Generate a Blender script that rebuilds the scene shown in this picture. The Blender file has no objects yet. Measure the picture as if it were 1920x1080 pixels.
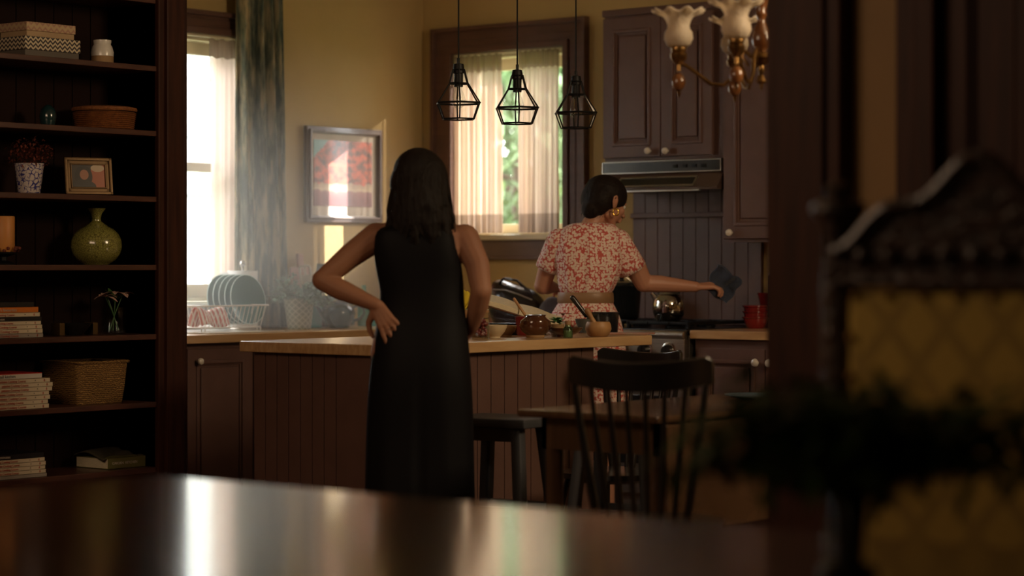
import bpy, bmesh, math, random
from mathutils import Vector, Matrix, noise
random.seed(7)
PI = math.pi
SC = bpy.context.scene
COL = SC.collection
# ---------------------------------------------------------------- camera, world, light, exposure
CAM = Vector((8.26, -9.275, 1.22)); TH = math.radians(39.463); FPX = 4300.0; HOR = 498.0
cd = bpy.data.cameras.new('camera'); cam = bpy.data.objects.new('camera', cd); COL.objects.link(cam)
cam.location = CAM; cam.rotation_euler = (PI/2, 0, TH)
cd.sensor_width = 36; cd.lens = 36*FPX/1920; cd.shift_y = -(540-HOR)/1920; cd.clip_start = .1; cd.clip_end = 200
cd.dof.use_dof = True; cd.dof.focus_distance = 9.3; cd.dof.aperture_fstop = cd.lens/1000/.047
SC.camera = cam
SC.view_settings.view_transform = 'Standard'; SC.view_settings.look = 'None'
SC.view_settings.gamma = 1; SC.view_settings.use_curve_mapping = False
SC.view_settings.exposure = 0.0
SC.cycles.use_denoising = True
SC.cycles.max_bounces = 8; SC.cycles.diffuse_bounces = 5; SC.cycles.glossy_bounces = 3
SC.cycles.transmission_bounces = 6; SC.cycles.transparent_max_bounces = 10; SC.cycles.volume_bounces = 1
SC.cycles.sample_clamp_indirect = 4; SC.cycles.caustics_reflective = False; SC.cycles.caustics_refractive = False
SC.cycles.volume_max_steps = 64
W = bpy.data.worlds.new('sky'); SC.world = W; W.use_nodes = True
bg = W.node_tree.nodes['Background']; bg.inputs[0].default_value = (.96, .96, .95, 1); bg.inputs[1].default_value = 14.0
def light(name, kind, loc, energy, color, rot=None, **k):
    d = bpy.data.lights.new(name, kind); d.energy = energy; d.color = color
    for a, v in k.items(): setattr(d, a, v)
    o = bpy.data.objects.new(name, d); o.location = loc; COL.objects.link(o)
    if rot is not None: o.rotation_euler = Vector(rot).to_track_quat('-Z', 'Y').to_euler()
    return o
light('sun', 'SUN', (4, 4, 5), 20.0, (1.0, .94, .84), (-.70, -.745, -.44), angle=.009)
def portal(name, loc, d, sx, sy):
    o = light(name, 'AREA', loc, 1, (1, 1, 1), d, shape='RECTANGLE', size=sx, size_y=sy)
    o.data.cycles.is_portal = True
portal('portal_left', (-.13, -1.93, 1.7), (1, 0, 0), 1.16, 1.3)
portal('portal_back', (.616, .13, 1.87), (0, -1, 0), .75, .95)
# added area fills, out of view
light('living_side_fill', 'AREA', (3.6, -7.4, 2.5), 29, (1, .68, .44), (-.2, 1, -.12), shape='RECTANGLE', size=2.0, size_y=.8)  # added fill for the cabinet fronts
light('chair_fill', 'AREA', (7.2, -9.8, 2.2), 2.8, (1, .70, .38), (-.15, 1, -.25), shape='RECTANGLE', size=.6, size_y=.6)  # added fill for the yellow chair back
light('bookcase_fill', 'AREA', (6.0, -2.6, 2.6), 52, (1, .74, .46), (-1, -.2, -.25), shape='RECTANGLE', size=.8, size_y=.8)  # added fill from the right for the bookcase and its items
# ---------------------------------------------------------------- geometry of the place
UR = Vector((.772, .6356, 0)); VF = Vector((-.6356, .772, 0))
def k_(px): return (px-960)/FPX
def onX(px, X):                 # depth-plane helpers: where the sight line through column px meets a wall plane
    k = k_(px); D = (X-CAM.x)/(.772*k-.6356); return CAM.y+(.6356*k+.772)*D, D
def onY(px, Y):
    k = k_(px); D = (Y-CAM.y)/(.6356*k+.772); return CAM.x+(.772*k-.6356)*D, D
def CR(xc, D): return Vector((CAM.x+.772*xc-.6356*D, CAM.y+.6356*xc+.772*D, 0))
def atD(px, D): return CR(k_(px)*D, D)
def zz(py, D): return CAM.z-(py-HOR)*D/FPX
def onZ(px, py, z):
    D = (CAM.z-z)*FPX/(py-HOR); return atD(px, D), D
# ---------------------------------------------------------------- materials
def new_mat(name):
    m = bpy.data.materials.new(name); m.use_nodes = True
    return m, m.node_tree, m.node_tree.nodes['Principled BSDF']
def nd(nt, t, **k):
    n = nt.nodes.new(t)
    for a, v in k.items(): setattr(n, a, v)
    return n
def rgb(c): return (c[0], c[1], c[2], 1)
def mat(name, c, rough=.5, metal=0, c2=None, scale=6, stretch=None, bump=0, bscale=40, coat=0, spec=.5, sheen=0, detail=4, **kw):
    m, nt, b = new_mat(name)
    b.inputs['Roughness'].default_value = rough; b.inputs['Metallic'].default_value = metal
    b.inputs['Coat Weight'].default_value = coat; b.inputs['Coat Roughness'].default_value = .08
    b.inputs['Specular IOR Level'].default_value = spec
    if sheen: b.inputs['Sheen Weight'].default_value = sheen
    if c2 is None: c2 = tuple(x*.86 for x in c)
    tc = nd(nt, 'ShaderNodeTexCoord'); mp = nd(nt, 'ShaderNodeMapping')
    nt.links.new(tc.outputs['Object'], mp.inputs['Vector'])
    if stretch: mp.inputs['Scale'].default_value = stretch
    n = nd(nt, 'ShaderNodeTexNoise'); n.inputs['Scale'].default_value = scale; n.inputs['Detail'].default_value = detail
    nt.links.new(mp.outputs[0], n.inputs['Vector'])
    r = nd(nt, 'ShaderNodeValToRGB'); r.color_ramp.elements[0].position = .35; r.color_ramp.elements[1].position = .65
    r.color_ramp.elements[0].color = rgb(c2); r.color_ramp.elements[1].color = rgb(c)
    nt.links.new(n.outputs[0], r.inputs[0]); nt.links.new(r.outputs[0], b.inputs['Base Color'])
    if bump:
        n2 = nd(nt, 'ShaderNodeTexNoise'); n2.inputs['Scale'].default_value = bscale
        nt.links.new(mp.outputs[0], n2.inputs['Vector'])
        bp = nd(nt, 'ShaderNodeBump'); bp.inputs['Strength'].default_value = bump; bp.inputs['Distance'].default_value = .01
        nt.links.new(n2.outputs[0], bp.inputs['Height']); nt.links.new(bp.outputs[0], b.inputs['Normal'])
    for a, v in kw.items(): b.inputs[a.replace('_', ' ')].default_value = v
    return m
def glassmat(name, c=(1, 1, 1), rough=0.0, alpha=.85):
    # clear pane: mostly see-through with a faint reflection, so daylight and sun pass
    m, nt, b = new_mat(name)
    out = nt.nodes['Material Output']
    tr = nd(nt, 'ShaderNodeBsdfTransparent'); tr.inputs[0].default_value = rgb(c)
    gl = nd(nt, 'ShaderNodeBsdfGlossy'); gl.inputs['Roughness'].default_value = rough
    fr = nd(nt, 'ShaderNodeFresnel'); ge = nd(nt, 'ShaderNodeNewGeometry'); io = nd(nt, 'ShaderNodeMath', operation='MULTIPLY_ADD')
    nt.links.new(ge.outputs['Backfacing'], io.inputs[0]); io.inputs[1].default_value = 1/1.45-1.45; io.inputs[2].default_value = 1.45; nt.links.new(io.outputs[0], fr.inputs[0])
    mx = nd(nt, 'ShaderNodeMixShader')
    nt.links.new(fr.outputs[0], mx.inputs[0]); nt.links.new(tr.outputs[0], mx.inputs[1]); nt.links.new(gl.outputs[0], mx.inputs[2])
    nt.links.new(mx.outputs[0], out.inputs[0]); nt.nodes.remove(b)
    return m
def sheermat(name, c, see=.35, trans=.55):
    m, nt, b = new_mat(name); nt.nodes.remove(b); out = nt.nodes['Material Output']
    d = nd(nt, 'ShaderNodeBsdfDiffuse'); d.inputs[0].default_value = rgb(c)
    t = nd(nt, 'ShaderNodeBsdfTranslucent'); t.inputs[0].default_value = rgb(c)
    tr = nd(nt, 'ShaderNodeBsdfTransparent'); tr.inputs[0].default_value = rgb(tuple(x**.4 for x in c))
    m1 = nd(nt, 'ShaderNodeMixShader'); m1.inputs[0].default_value = trans
    m2 = nd(nt, 'ShaderNodeMixShader'); m2.inputs[0].default_value = see
    nt.links.new(d.outputs[0], m1.inputs[1]); nt.links.new(t.outputs[0], m1.inputs[2])
    nt.links.new(m1.outputs[0], m2.inputs[1]); nt.links.new(tr.outputs[0], m2.inputs[2]); nt.links.new(m2.outputs[0], out.inputs[0])
    return m
M = {}
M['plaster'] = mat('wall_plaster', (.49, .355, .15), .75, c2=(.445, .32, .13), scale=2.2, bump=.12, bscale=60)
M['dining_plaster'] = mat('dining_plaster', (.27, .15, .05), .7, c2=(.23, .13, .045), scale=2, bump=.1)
M['ceiling'] = mat('ceiling_paint', (.62, .55, .42), .8)
M['paint'] = mat('cabinet_paint', (.128, .068, .054), .45, c2=(.112, .059, .047), scale=9, bump=.05, bscale=90)
M['trimpaint'] = mat('window_trim_paint', (.135, .070, .052), .4, c2=(.105, .054, .04), scale=5, stretch=(1, 1, 6))
M['redwood'] = mat('dark_red_wood', (.050, .016, .008), .55, c2=(.028, .009, .005), scale=5, stretch=(9, 9, .7), spec=.18)
M['shade_board'] = mat('shaded_back_board', (.014, .005, .003), .7, spec=.1)  # near-black: shade of the bookcase interior is put into this colour
M['redwood_h'] = mat('dark_red_shelf_wood', (.085, .030, .016), .4, c2=(.05, .016, .009), scale=5, stretch=(6, 1, 6), coat=.1)
M['tablewood'] = mat('dining_table_wood', (.085, .030, .013), .20, c2=(.055, .018, .008), scale=4, stretch=(1, 8, 1), coat=1.0, Coat_Roughness=.13)
M['ktable'] = mat('kitchen_table_wood', (.075, .040, .022), .25, c2=(.05, .026, .014), scale=4, stretch=(8, 1, 1), coat=.5)
M['butcher'] = mat('butcher_block', (.60, .39, .20), .32, c2=(.46, .27, .12), scale=4, stretch=(14, .8, 6), coat=.6, Coat_Roughness=.22)
M['butcher_x'] = mat('butcher_block_back', (.58, .36, .17), .32, c2=(.44, .25, .11), scale=4, stretch=(.8, 14, 6), coat=.5, Coat_Roughness=.22)
M['floor'] = mat('floor_boards', (.16, .075, .035), .3, c2=(.09, .04, .02), scale=5, stretch=(1, 9, 1), coat=.3)
M['cream'] = mat('cream_window_paint', (.72, .65, .46), .45)
M['glass'] = glassmat('window_glass')
M['clearglass'] = glassmat('clear_glass', (.93, .96, .95), .02)
M['greenglass'] = glassmat('green_glass', (.72, .92, .85), .02)
M['black'] = mat('black_lacquer', (.012, .010, .009), .28, c2=(.009, .008, .007), coat=.3)
M['iron'] = mat('blackened_iron', (.012, .012, .012), .5, .6)
M['steel'] = mat('brushed_steel', (.50, .46, .40), .3, .95, c2=(.42, .38, .33), stretch=(1, 1, 30))
M['chrome'] = mat('polished_chrome', (.62, .60, .56), .07, 1.0)
M['brass'] = mat('aged_brass', (.30, .17, .06), .3, .95, c2=(.16, .09, .03), scale=20)
M['gold'] = mat('gold', (.95, .62, .14), .2, 1.0)
M['knob'] = mat('white_ceramic_knob', (.78, .72, .62), .2, coat=.5)
M['white'] = mat('white_ceramic', (.78, .74, .66), .3, coat=.4)
M['rackwire'] = mat('white_coated_wire', (.85, .80, .72), .35)
M['paper'] = mat('paper_towel', (.88, .87, .84), .9, bump=.2, bscale=120)
M['teal'] = mat('teal_glaze', (.03, .30, .29), .25, c2=(.025, .24, .24), coat=.5)
M['plateback'] = mat('plate_glaze', (.022, .13, .115), .4, c2=(.02, .11, .10), coat=.2)
M['platerim'] = mat('plate_rim', (.70, .85, .82), .3)
M['teapot'] = mat('dark_green_glaze', (.012, .035, .038), .15, c2=(.01, .028, .03), coat=.6)
M['darkpot'] = mat('black_enamel', (.012, .014, .016), .2, coat=.5)
M['browngl'] = mat('brown_glaze', (.10, .035, .016), .16, c2=(.06, .022, .012), scale=8, coat=.7)
M['clay'] = mat('raw_clay', (.36, .22, .10), .7)
M['redgl'] = mat('red_glaze', (.22, .012, .012), .2, c2=(.17, .010, .010), coat=.6)
M['woodlight'] = mat('light_wood', (.46, .25, .10), .5, c2=(.34, .17, .07), scale=8, stretch=(3, 3, 1))
M['wooddark'] = mat('dark_turned_wood', (.14, .055, .022), .35, c2=(.09, .035, .015), scale=8, stretch=(1, 1, 4))
M['amberwood'] = mat('amber_wood', (.22, .085, .025), .25, c2=(.13, .045, .014), scale=14, stretch=(1, 1, .3), coat=.6)
M['stone'] = mat('grey_stone', (.10, .10, .085), .6)
M['leaf'] = mat('leaf', (.07, .16, .045), .5, c2=(.04, .10, .03), scale=12)
M['dustyleaf'] = mat('dusty_leaf', (.27, .36, .27), .6, c2=(.17, .26, .19), scale=12)
M['mint'] = mat('mint_leaf', (.06, .30, .05), .45, c2=(.04, .2, .04))
M['darkleaf'] = mat('dark_leaf', (.06, .12, .02), .4, c2=(.03, .065, .01), scale=10)
M['redfol'] = mat('rust_foliage', (.20, .04, .02), .7, c2=(.09, .02, .012), scale=20)
M['outleaf'] = mat('garden_leaf', (.20, .28, .16), .5, c2=(.11, .19, .09), scale=3, spec=.05)
M['petal'] = mat('cream_petal', (.62, .46, .38), .5, c2=(.45, .24, .2), scale=30)
M['candle'] = mat('amber_wax', (.62, .26, .06), .5, Subsurface_Weight=.2)
M['leather'] = mat('black_leather', (.018, .010, .010), .22, c2=(.012, .007, .007), bump=.5, bscale=30, coat=.3)
M['page'] = mat('book_pages', (.80, .70, .48), .8, scale=60, stretch=(1, 1, 8))
M['magpage'] = mat('magazine_cover', (.78, .69, .52), .45)
M['skin1'] = mat('skin_tan', (.31, .145, .08), .66, c2=(.27, .12, .068), scale=5, Subsurface_Weight=.08)
M['skin2'] = mat('skin_warm', (.50, .25, .16), .5, c2=(.44, .21, .13), scale=5, Subsurface_Weight=.08)
M['hair1'] = mat('dark_brown_hair', (.009, .005, .003), .65, c2=(.006, .0035, .0022), scale=14, stretch=(6, 6, .6), bump=.5, bscale=30, spec=.25)
M['hair2'] = mat('black_hair', (.014, .009, .006), .65, c2=(.010, .006, .005), scale=20, bump=.4, bscale=50, spec=.2)
M['blackdress'] = mat('black_crepe', (.0032, .003, .0042), .65, c2=(.0026, .0024, .0034), spec=.16)
M['belt'] = mat('tan_belt', (.30, .17, .085), .45)
M['cloth'] = mat('navy_cloth', (.025, .035, .065), .9, bump=.5, bscale=60, sheen=.2)
M['yellowcl'] = mat('yellow_cloth', (.72, .55, .03), .8, bump=.3)
M['greypaint'] = mat('worn_grey_stool_paint', (.05, .052, .058), .45)
M['cork'] = mat('cork', (.42, .24, .12), .8, scale=60)
M['exterior'] = mat('neighbour_siding', (.42, .44, .45), .8, scale=3, stretch=(1, 14, .4), c2=(.34, .37, .38))
M['fence'] = mat('pale_fence_boards', (.55, .56, .54), .8, c2=(.42, .44, .43), scale=3, stretch=(8, 8, .5))
M['bark'] = mat('bark', (.10, .07, .045), .8)
M['grass'] = mat('lawn', (.14, .2, .07), .9)
# ---------------------------------------------------------------- mesh builder
class MB:
    def __init__(s): s.bm = bmesh.new(); s.wn = False
    def _xf(s, vs, m):
        if m is not None: bmesh.ops.transform(s.bm, matrix=m, verts=vs)
    def box(s, x0, x1, y0, y1, z0, z1, bev=0, m=None):
        r = bmesh.ops.create_cube(s.bm, size=1); vs = r['verts']
        for v in vs: v.co = Vector((x0+(v.co.x+.5)*(x1-x0), y0+(v.co.y+.5)*(y1-y0), z0+(v.co.z+.5)*(z1-z0)))
        if bev:
            s.wn = True
            es = list({e for v in vs for e in v.link_edges})
            rr = bmesh.ops.bevel(s.bm, geom=es, offset=bev, segments=2, profile=.5, affect='EDGES')
            vs = list({v for f in rr['faces'] for v in f.verts} | {v for v in vs if v.is_valid})
        s._xf(vs, m); return s
    def lathe(s, prof, c=(0, 0, 0), n=32, ax=None, wob=None, cap=True):
        rings = []; vsall = []
        for i, (r, z) in enumerate(prof):
            ring = []
            for j in range(n):
                a = 2*PI*j/n; rr, zz_ = r, z
                if wob: rr, zz_ = wob(a, r, z, i)
                v = s.bm.verts.new((rr*math.cos(a), rr*math.sin(a), zz_)); ring.append(v)
            rings.append(ring); vsall += ring
        for a, b in zip(rings, rings[1:]):
            for j in range(n): s.bm.faces.new((a[j], a[(j+1) % n], b[(j+1) % n], b[j]))
        if cap:
            if prof[0][0] > 1e-5: s.bm.faces.new(rings[0][::-1])
            if prof[-1][0] > 1e-5: s.bm.faces.new(rings[-1])
        mt = Matrix.Translation(Vector(c))
        if ax is not None: mt = mt @ Vector(ax).to_track_quat('Z', 'Y').to_matrix().to_4x4()
        s._xf(vsall, mt); return s
    def cyl(s, p0, p1, r0, r1=None, n=12):
        p0, p1 = Vector(p0), Vector(p1); r1 = r0 if r1 is None else r1
        return s.lathe([(r0, 0), (r1, (p1-p0).length)], p0, n, ax=(p1-p0))
    def tube(s, pts, r, n=8, closed=False, rad=None):
        pts = [Vector(p) for p in pts]; N = len(pts); rings = []
        up = Vector((0, 0, 1)); prev = None
        for i, p in enumerate(pts):
            if closed: t = pts[(i+1) % N]-pts[i-1]
            else: t = pts[min(i+1, N-1)]-pts[max(i-1, 0)]
            t.normalize()
            if prev is None:
                a = t.cross(up)
                if a.length < .05: a = t.cross(Vector((1, 0, 0)))
            else: a = prev-t*prev.dot(t)
            a.normalize(); b = t.cross(a); prev = a
            rr = rad[i] if rad else r
            rings.append([s.bm.verts.new(p+a*math.cos(2*PI*j/n)*rr+b*math.sin(2*PI*j/n)*rr) for j in range(n)])
        m = N if closed else N-1
        for i in range(m):
            A, B = rings[i], rings[(i+1) % N]
            for j in range(n): s.bm.faces.new((A[j], A[(j+1) % n], B[(j+1) % n], B[j]))
        if not closed: s.bm.faces.new(rings[0][::-1]); s.bm.faces.new(rings[-1])
        return s
    def ell(s, c, r, rot=None, u=20, v=14):
        q = bmesh.ops.create_uvsphere(s.bm, u_segments=u, v_segments=v, radius=1)
        m = Matrix.Translation(Vector(c))
        if rot is not None: m = m @ rot.to_4x4()
        if not hasattr(r, '__len__'): r = (r, r, r)
        s._xf(q['verts'], m @ Matrix.Diagonal((r[0], r[1], r[2], 1))); return s
    def cap(s, p0, p1, r0, r1=None, n=14):
        r1 = r0 if r1 is None else r1
        p0, p1 = Vector(p0), Vector(p1); d = p1-p0; L = max(d.length, 1e-5); sn = (r0-r1)/L; sn = max(-.9, min(.9, sn)); base = math.asin(sn)
        prof = []
        for i in range(6): a = -PI/2+(PI/2+base)*i/5; prof.append((max(r0*math.cos(a), 0), r0*math.sin(a)))
        for i in range(6): a = base+(PI/2-base)*i/5; prof.append((max(r1*math.cos(a), 0), L+r1*math.sin(a)))
        prof[0] = (1e-4, prof[0][1]); prof[-1] = (1e-4, prof[-1][1])
        return s.lathe(prof, p0, n, ax=d)
    def chain(s, pts, rs, n=14):
        for i in range(len(pts)-1): s.cap(pts[i], pts[i+1], rs[i], rs[i+1], n)
        return s
    def loft(s, rings, n=36, f=None, cap=True):       # rings: (x, y, z, rx, ry[, power])
        R = []
        for i, q in enumerate(rings):
            cx, cy, cz, rx, ry = q[:5]; row = []
            for j in range(n):
                a = 2*PI*j/n; ca, sa = math.cos(a), math.sin(a); p = q[5] if len(q) > 5 else 1
                x = math.copysign(abs(ca)**p, ca)*rx; y = math.copysign(abs(sa)**p, sa)*ry; z = 0
                if f: x, y, z = f(a, x, y, i, cz)
                row.append(s.bm.verts.new((cx+x, cy+y, cz+z)))
            R.append(row)
        for a, b in zip(R, R[1:]):
            for j in range(n): s.bm.faces.new((a[j], a[(j+1) % n], b[(j+1) % n], b[j]))
        if cap: s.bm.faces.new(R[0][::-1]); s.bm.faces.new(R[-1])
        return s
    def grid(s, nu, nv, f):
        g = [[s.bm.verts.new(f(i/(nu-1), j/(nv-1))) for j in range(nv)] for i in range(nu)]
        for i in range(nu-1):
            for j in range(nv-1): s.bm.faces.new((g[i][j], g[i+1][j], g[i+1][j+1], g[i][j+1]))
        return s
    def prism(s, poly, axis, a, b):                    # poly in the two other axes
        def P(p, t):
            l = list(p); l.insert(axis, t); return Vector(l)
        A = [s.bm.verts.new(P(p, a)) for p in poly]; B = [s.bm.verts.new(P(p, b)) for p in poly]
        n = len(poly)
        s.bm.faces.new(A[::-1]); s.bm.faces.new(B)
        for j in range(n): s.bm.faces.new((A[j], A[(j+1) % n], B[(j+1) % n], B[j]))
        return s
    def leaf(s, p, d, L, w, droop=.2, up=None, seg=3):
        p, d = Vector(p), Vector(d).normalized(); up = Vector(up or (0, 0, 1))
        sd = d.cross(up)
        if sd.length < .05: sd = d.cross(Vector((1, 0, 0)))
        sd.normalize(); nn = sd.cross(d); row = []
        for i in range(seg+1):
            t = i/seg; wd = w*math.sin(PI*min(max(t, .04), .96))**.8/2
            q = p+d*L*t-Vector((0, 0, 1))*droop*L*t*t
            row.append((s.bm.verts.new(q-sd*wd+nn*wd*.25), s.bm.verts.new(q), s.bm.verts.new(q+sd*wd+nn*wd*.25)))
        for a, b in zip(row, row[1:]):
            s.bm.faces.new((a[0], a[1], b[1], b[0])); s.bm.faces.new((a[1], a[2], b[2], b[1]))
        return s
    def build(s, name, m, parent=None, smooth=True, world=True, mods=None, angle=38):
        bm = s.bm
        bmesh.ops.recalc_face_normals(bm, faces=bm.faces[:])
        if parent is not None and world:
            bmesh.ops.transform(bm, matrix=wm(parent).inverted(), verts=bm.verts[:])
        me = bpy.data.meshes.new(name); bm.to_mesh(me); bm.free()
        if smooth:
            me.polygons.foreach_set('use_smooth', [True]*len(me.polygons))
            try: me.set_sharp_from_angle(angle=math.radians(angle))
            except Exception: pass
        o = bpy.data.objects.new(name, me); COL.objects.link(o)
        ms = m if isinstance(m, (list, tuple)) else [m]
        for q in ms: me.materials.append(q)
        if parent is not None: o.parent = parent
        if s.wn and smooth: mods = list(mods or [])+[('WEIGHTED_NORMAL', dict(keep_sharp=True, weight=80))]
        for (t, kw) in (mods or []):
            md = o.modifiers.new(t.lower(), t)
            for a, v in kw.items(): setattr(md, a, v)
        return o
def wm(o):
    m = Matrix.LocRotScale(o.location, o.rotation_euler.to_quaternion(), o.scale)
    return (wm(o.parent) @ m) if o.parent else m
def tag(o, label=None, cat=None, group=None, kind=None):
    if label: o['label'] = label
    if cat: o['category'] = cat
    if group: o['group'] = group
    if kind: o['kind'] = kind
    return o
def thing(name, label, cat, loc=(0, 0, 0), rz=0, group=None, kind=None):
    o = bpy.data.objects.new(name, None); COL.objects.link(o); o.empty_display_size = .05
    o.location = loc; o.rotation_euler = (0, 0, rz); return tag(o, label, cat, group, kind)
def struct(mb, name, m, parent=None, **k):
    o = mb.build(name, m, parent, **k)
    if parent is None: o['kind'] = 'structure'
    return o
def copy_tree(o, parent=None):
    c = o.copy(); COL.objects.link(c); c.parent = parent
    for ch in [x for x in list(bpy.data.objects) if x.parent == o and x != c]: copy_tree(ch, c)
    return c
def text(name, body, size, loc, rot, m, parent, width=None):
    cu = bpy.data.curves.new(name, 'FONT'); cu.body = body; cu.size = size; cu.extrude = .0004
    cu.align_x = 'LEFT'; cu.align_y = 'CENTER'; cu.materials.append(m)
    tmp = bpy.data.objects.new(name, cu); COL.objects.link(tmp); dg = bpy.context.evaluated_depsgraph_get(); dg.update()
    me = bpy.data.meshes.new_from_object(tmp.evaluated_get(dg)); bpy.data.objects.remove(tmp)
    o = bpy.data.objects.new(name, me); COL.objects.link(o); o.location = loc; o.rotation_euler = rot; o.parent = parent
    if width: o.scale = (width, 1, 1)
    return o
def remeshed(mb, voxel, smooth_it=5, factor=.5):
    o = mb.build('tmp', M['paint'], None)
    a = o.modifiers.new('r', 'REMESH'); a.mode = 'VOXEL'; a.voxel_size = voxel; a.use_smooth_shade = True
    b = o.modifiers.new('s', 'SMOOTH'); b.iterations = smooth_it; b.factor = factor
    dg = bpy.context.evaluated_depsgraph_get(); dg.update()
    me = bpy.data.meshes.new_from_object(o.evaluated_get(dg)); bpy.data.objects.remove(o)
    me.polygons.foreach_set('use_smooth', [True]*len(me.polygons))
    return me
def mesh_obj(name, me, m, parent):
    me.name = name; me.materials.clear(); me.materials.append(m)
    o = bpy.data.objects.new(name, me); COL.objects.link(o); o.parent = parent; return o
# ================================================================ THE ROOM
CH = 2.95
b = MB().box(-.3, 11.7, -12.3, .3, -.12, 0); struct(b, 'floor', M['floor'])
b = MB().box(-.3, 11.7, -12.3, .3, CH, CH+.12); struct(b, 'ceiling', M['ceiling'])
def wall_hole(name, axis, a0, a1, t0, t1, h0, h1, z0, z1, m):   # a wall with one window opening
    b = MB()
    def bx(p0, p1, q0, q1):
        if axis == 'x': b.box(p0, p1, t0, t1, q0, q1)
        else: b.box(t0, t1, p0, p1, q0, q1)
    bx(a0, h0, 0, CH); bx(h1, a1, 0, CH); bx(h0, h1, 0, z0); bx(h0, h1, z1, CH)
    return struct(b, name, m, smooth=False)
W1Y0, W1Y1, W1Z0, W1Z1 = -2.55, -1.34, 1.05, 2.345
W2X0, W2X1, W2Z0, W2Z1 = .235, .992, 1.385, 2.345
wall_hole('wall_left', 'y', -2.92, 0, -.2, 0, W1Y0, W1Y1, W1Z0, W1Z1, M['plaster'])
wall_hole('wall_back', 'x', -.2, 7.1, 0, .2, W2X0, W2X1, W2Z0, W2Z1, M['plaster'])
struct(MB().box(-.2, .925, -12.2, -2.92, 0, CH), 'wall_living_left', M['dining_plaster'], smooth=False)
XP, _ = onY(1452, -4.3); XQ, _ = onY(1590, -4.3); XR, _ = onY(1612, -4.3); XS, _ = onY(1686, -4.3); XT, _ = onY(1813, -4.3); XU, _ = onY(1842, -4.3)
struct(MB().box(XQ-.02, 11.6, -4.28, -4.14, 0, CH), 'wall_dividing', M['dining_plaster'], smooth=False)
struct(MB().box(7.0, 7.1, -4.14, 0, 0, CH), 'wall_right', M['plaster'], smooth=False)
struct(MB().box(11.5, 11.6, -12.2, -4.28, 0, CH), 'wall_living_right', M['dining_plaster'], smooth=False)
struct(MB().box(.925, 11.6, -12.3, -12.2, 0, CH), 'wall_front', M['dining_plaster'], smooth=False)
# door opening post between dining room and kitchen
b = MB().box(XP, XQ, -4.34, -4.10, 0, CH, .008).box(XP+.03, XQ-.04, -4.355, -4.33, 0, CH, .008)
post = struct(b, 'trim_1', M['redwood'])
lx, lD = onY(1448, -4.33); lz = zz(580, lD)
lt = thing('door_latch', 'small black metal latch sticking out of the dark wooden doorway post', 'latch', (XP, -4.25, lz))
MB().box(-.012, .004, -.03, .03, -.035, .035, .002).build('strike_plate', M['iron'], lt, world=False)
MB().box(-.045, -.01, -.016, .006, -.010, .008, .003).build('bolt', M['iron'], lt, world=False)
b = MB().box(XS, XS+.06, -4.32, -4.28, 0, CH, .006).box(XS+.065, XS+.12, -4.345, -4.28, 0, CH, .01).box(XS+.13, XT, -4.30, -4.28, 0, CH, .006)
struct(b, 'trim_2', M['redwood'])
d3 = thing('door_1', 'x', 'x', (0, 0, 0)); del d3['label']; del d3['category']; d3['kind'] = 'structure'
MB().box(XU, XU+.85, -4.325, -4.283, 0, 2.2, .006).box(XU+.10, XU+.75, -4.335, -4.32, .95, 2.05, .012).box(XU+.10, XU+.75, -4.335, -4.32, .12, .85, .012).build('door_panel', M['redwood'], d3)
struct(MB().box(XT, XU, -4.30, -4.279, 0, CH), 'gap_shade_strip', M['shade_board'])  # flat dark strip painting the shade of the gap beside the door
# ---------------------------------------------------------------- windows
def window(name, axis, a0, a1, z0, z1, cw, rail, stool=True):
    root = thing(name, 'x', 'x'); del root['label']; del root['category']; root['kind'] = 'structure'
    def B(b, p0, p1, t0, t1, q0, q1, bev=.004):    # t measured into the room (+) from the wall face
        if axis == 'x': b.box(p0, p1, -t1, -t0, q0, q1, bev)
        else: b.box(t0, t1, p0, p1, q0, q1, bev)
    c = MB()
    for (i, o_, d) in ((0, .035, .045), (.03, .075, .030), (.07, cw-.018, .024), (cw-.025, cw, .048)):
        B(c, a0-o_, a0-i, .0, d, z0-.02, z1+o_); B(c, a1+i, a1+o_, .0, d, z0-.02, z1+o_); B(c, a0-o_+.002, a1+o_-.002, .0, d-.0012, z1+i+.0006, z1+o_-.0006)
    B(c, a0-cw, a1+cw, 0, .028, z0-.135, z0-.03, .005); B(c, a0-cw, a1+cw, .02, .040, z0-.135, z0-.115, .005)
    c.build('casing', M['trimpaint'], root)
    s = MB(); B(s, a0-.06, a1+.06, -.06, .065, z0-.032, z0-.002, .006); s.build('sill', M['cream'], root)
    j = MB()
    B(j, a0, a0+.022, -.19, .0, z0, z1, 0); B(j, a1-.022, a1, -.19, .0, z0, z1, 0); B(j, a0, a1, -.19, .0, z1-.03, z1, 0); B(j, a0, a1, -.19, 0, z0, z0+.012, 0)
    j.build('jamb', M['cream'], root)
    for k, (q0, q1, t) in enumerate(((rail-.02, z1-.03, -.13), (z0+.01, rail+.025, -.09)) if rail > z0+.1 else ((z0+.01, z1-.03, -.13),)):
        f = MB(); st = .045
        B(f, a0+.022, a0+.022+st, t, t+.035, q0, q1, .003); B(f, a1-.022-st, a1-.022, t, t+.035, q0, q1, .003)
        B(f, a0+.024, a1-.024, t+.0008, t+.0342, q1-(.045 if k else .06), q1-.0008, .003); B(f, a0+.024, a1-.024, t+.0008, t+.0342, q0+.0008, q0+(.07 if k else .045), .003)
        fo = f.build('sash', M['cream'], root)
        g = MB(); B(g, a0+.06, a1-.06, t+.015, t+.020, q0+.04, q1-.04, 0); g.build('pane', M['glass'], fo)
    return root
window('window_1', 'y', W1Y0, W1Y1, W1Z0, W1Z1, .115, 1.70)
window('window_2', 'x', W2X0, W2X1, W2Z0, W2Z1, .145, 1.40)
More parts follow.
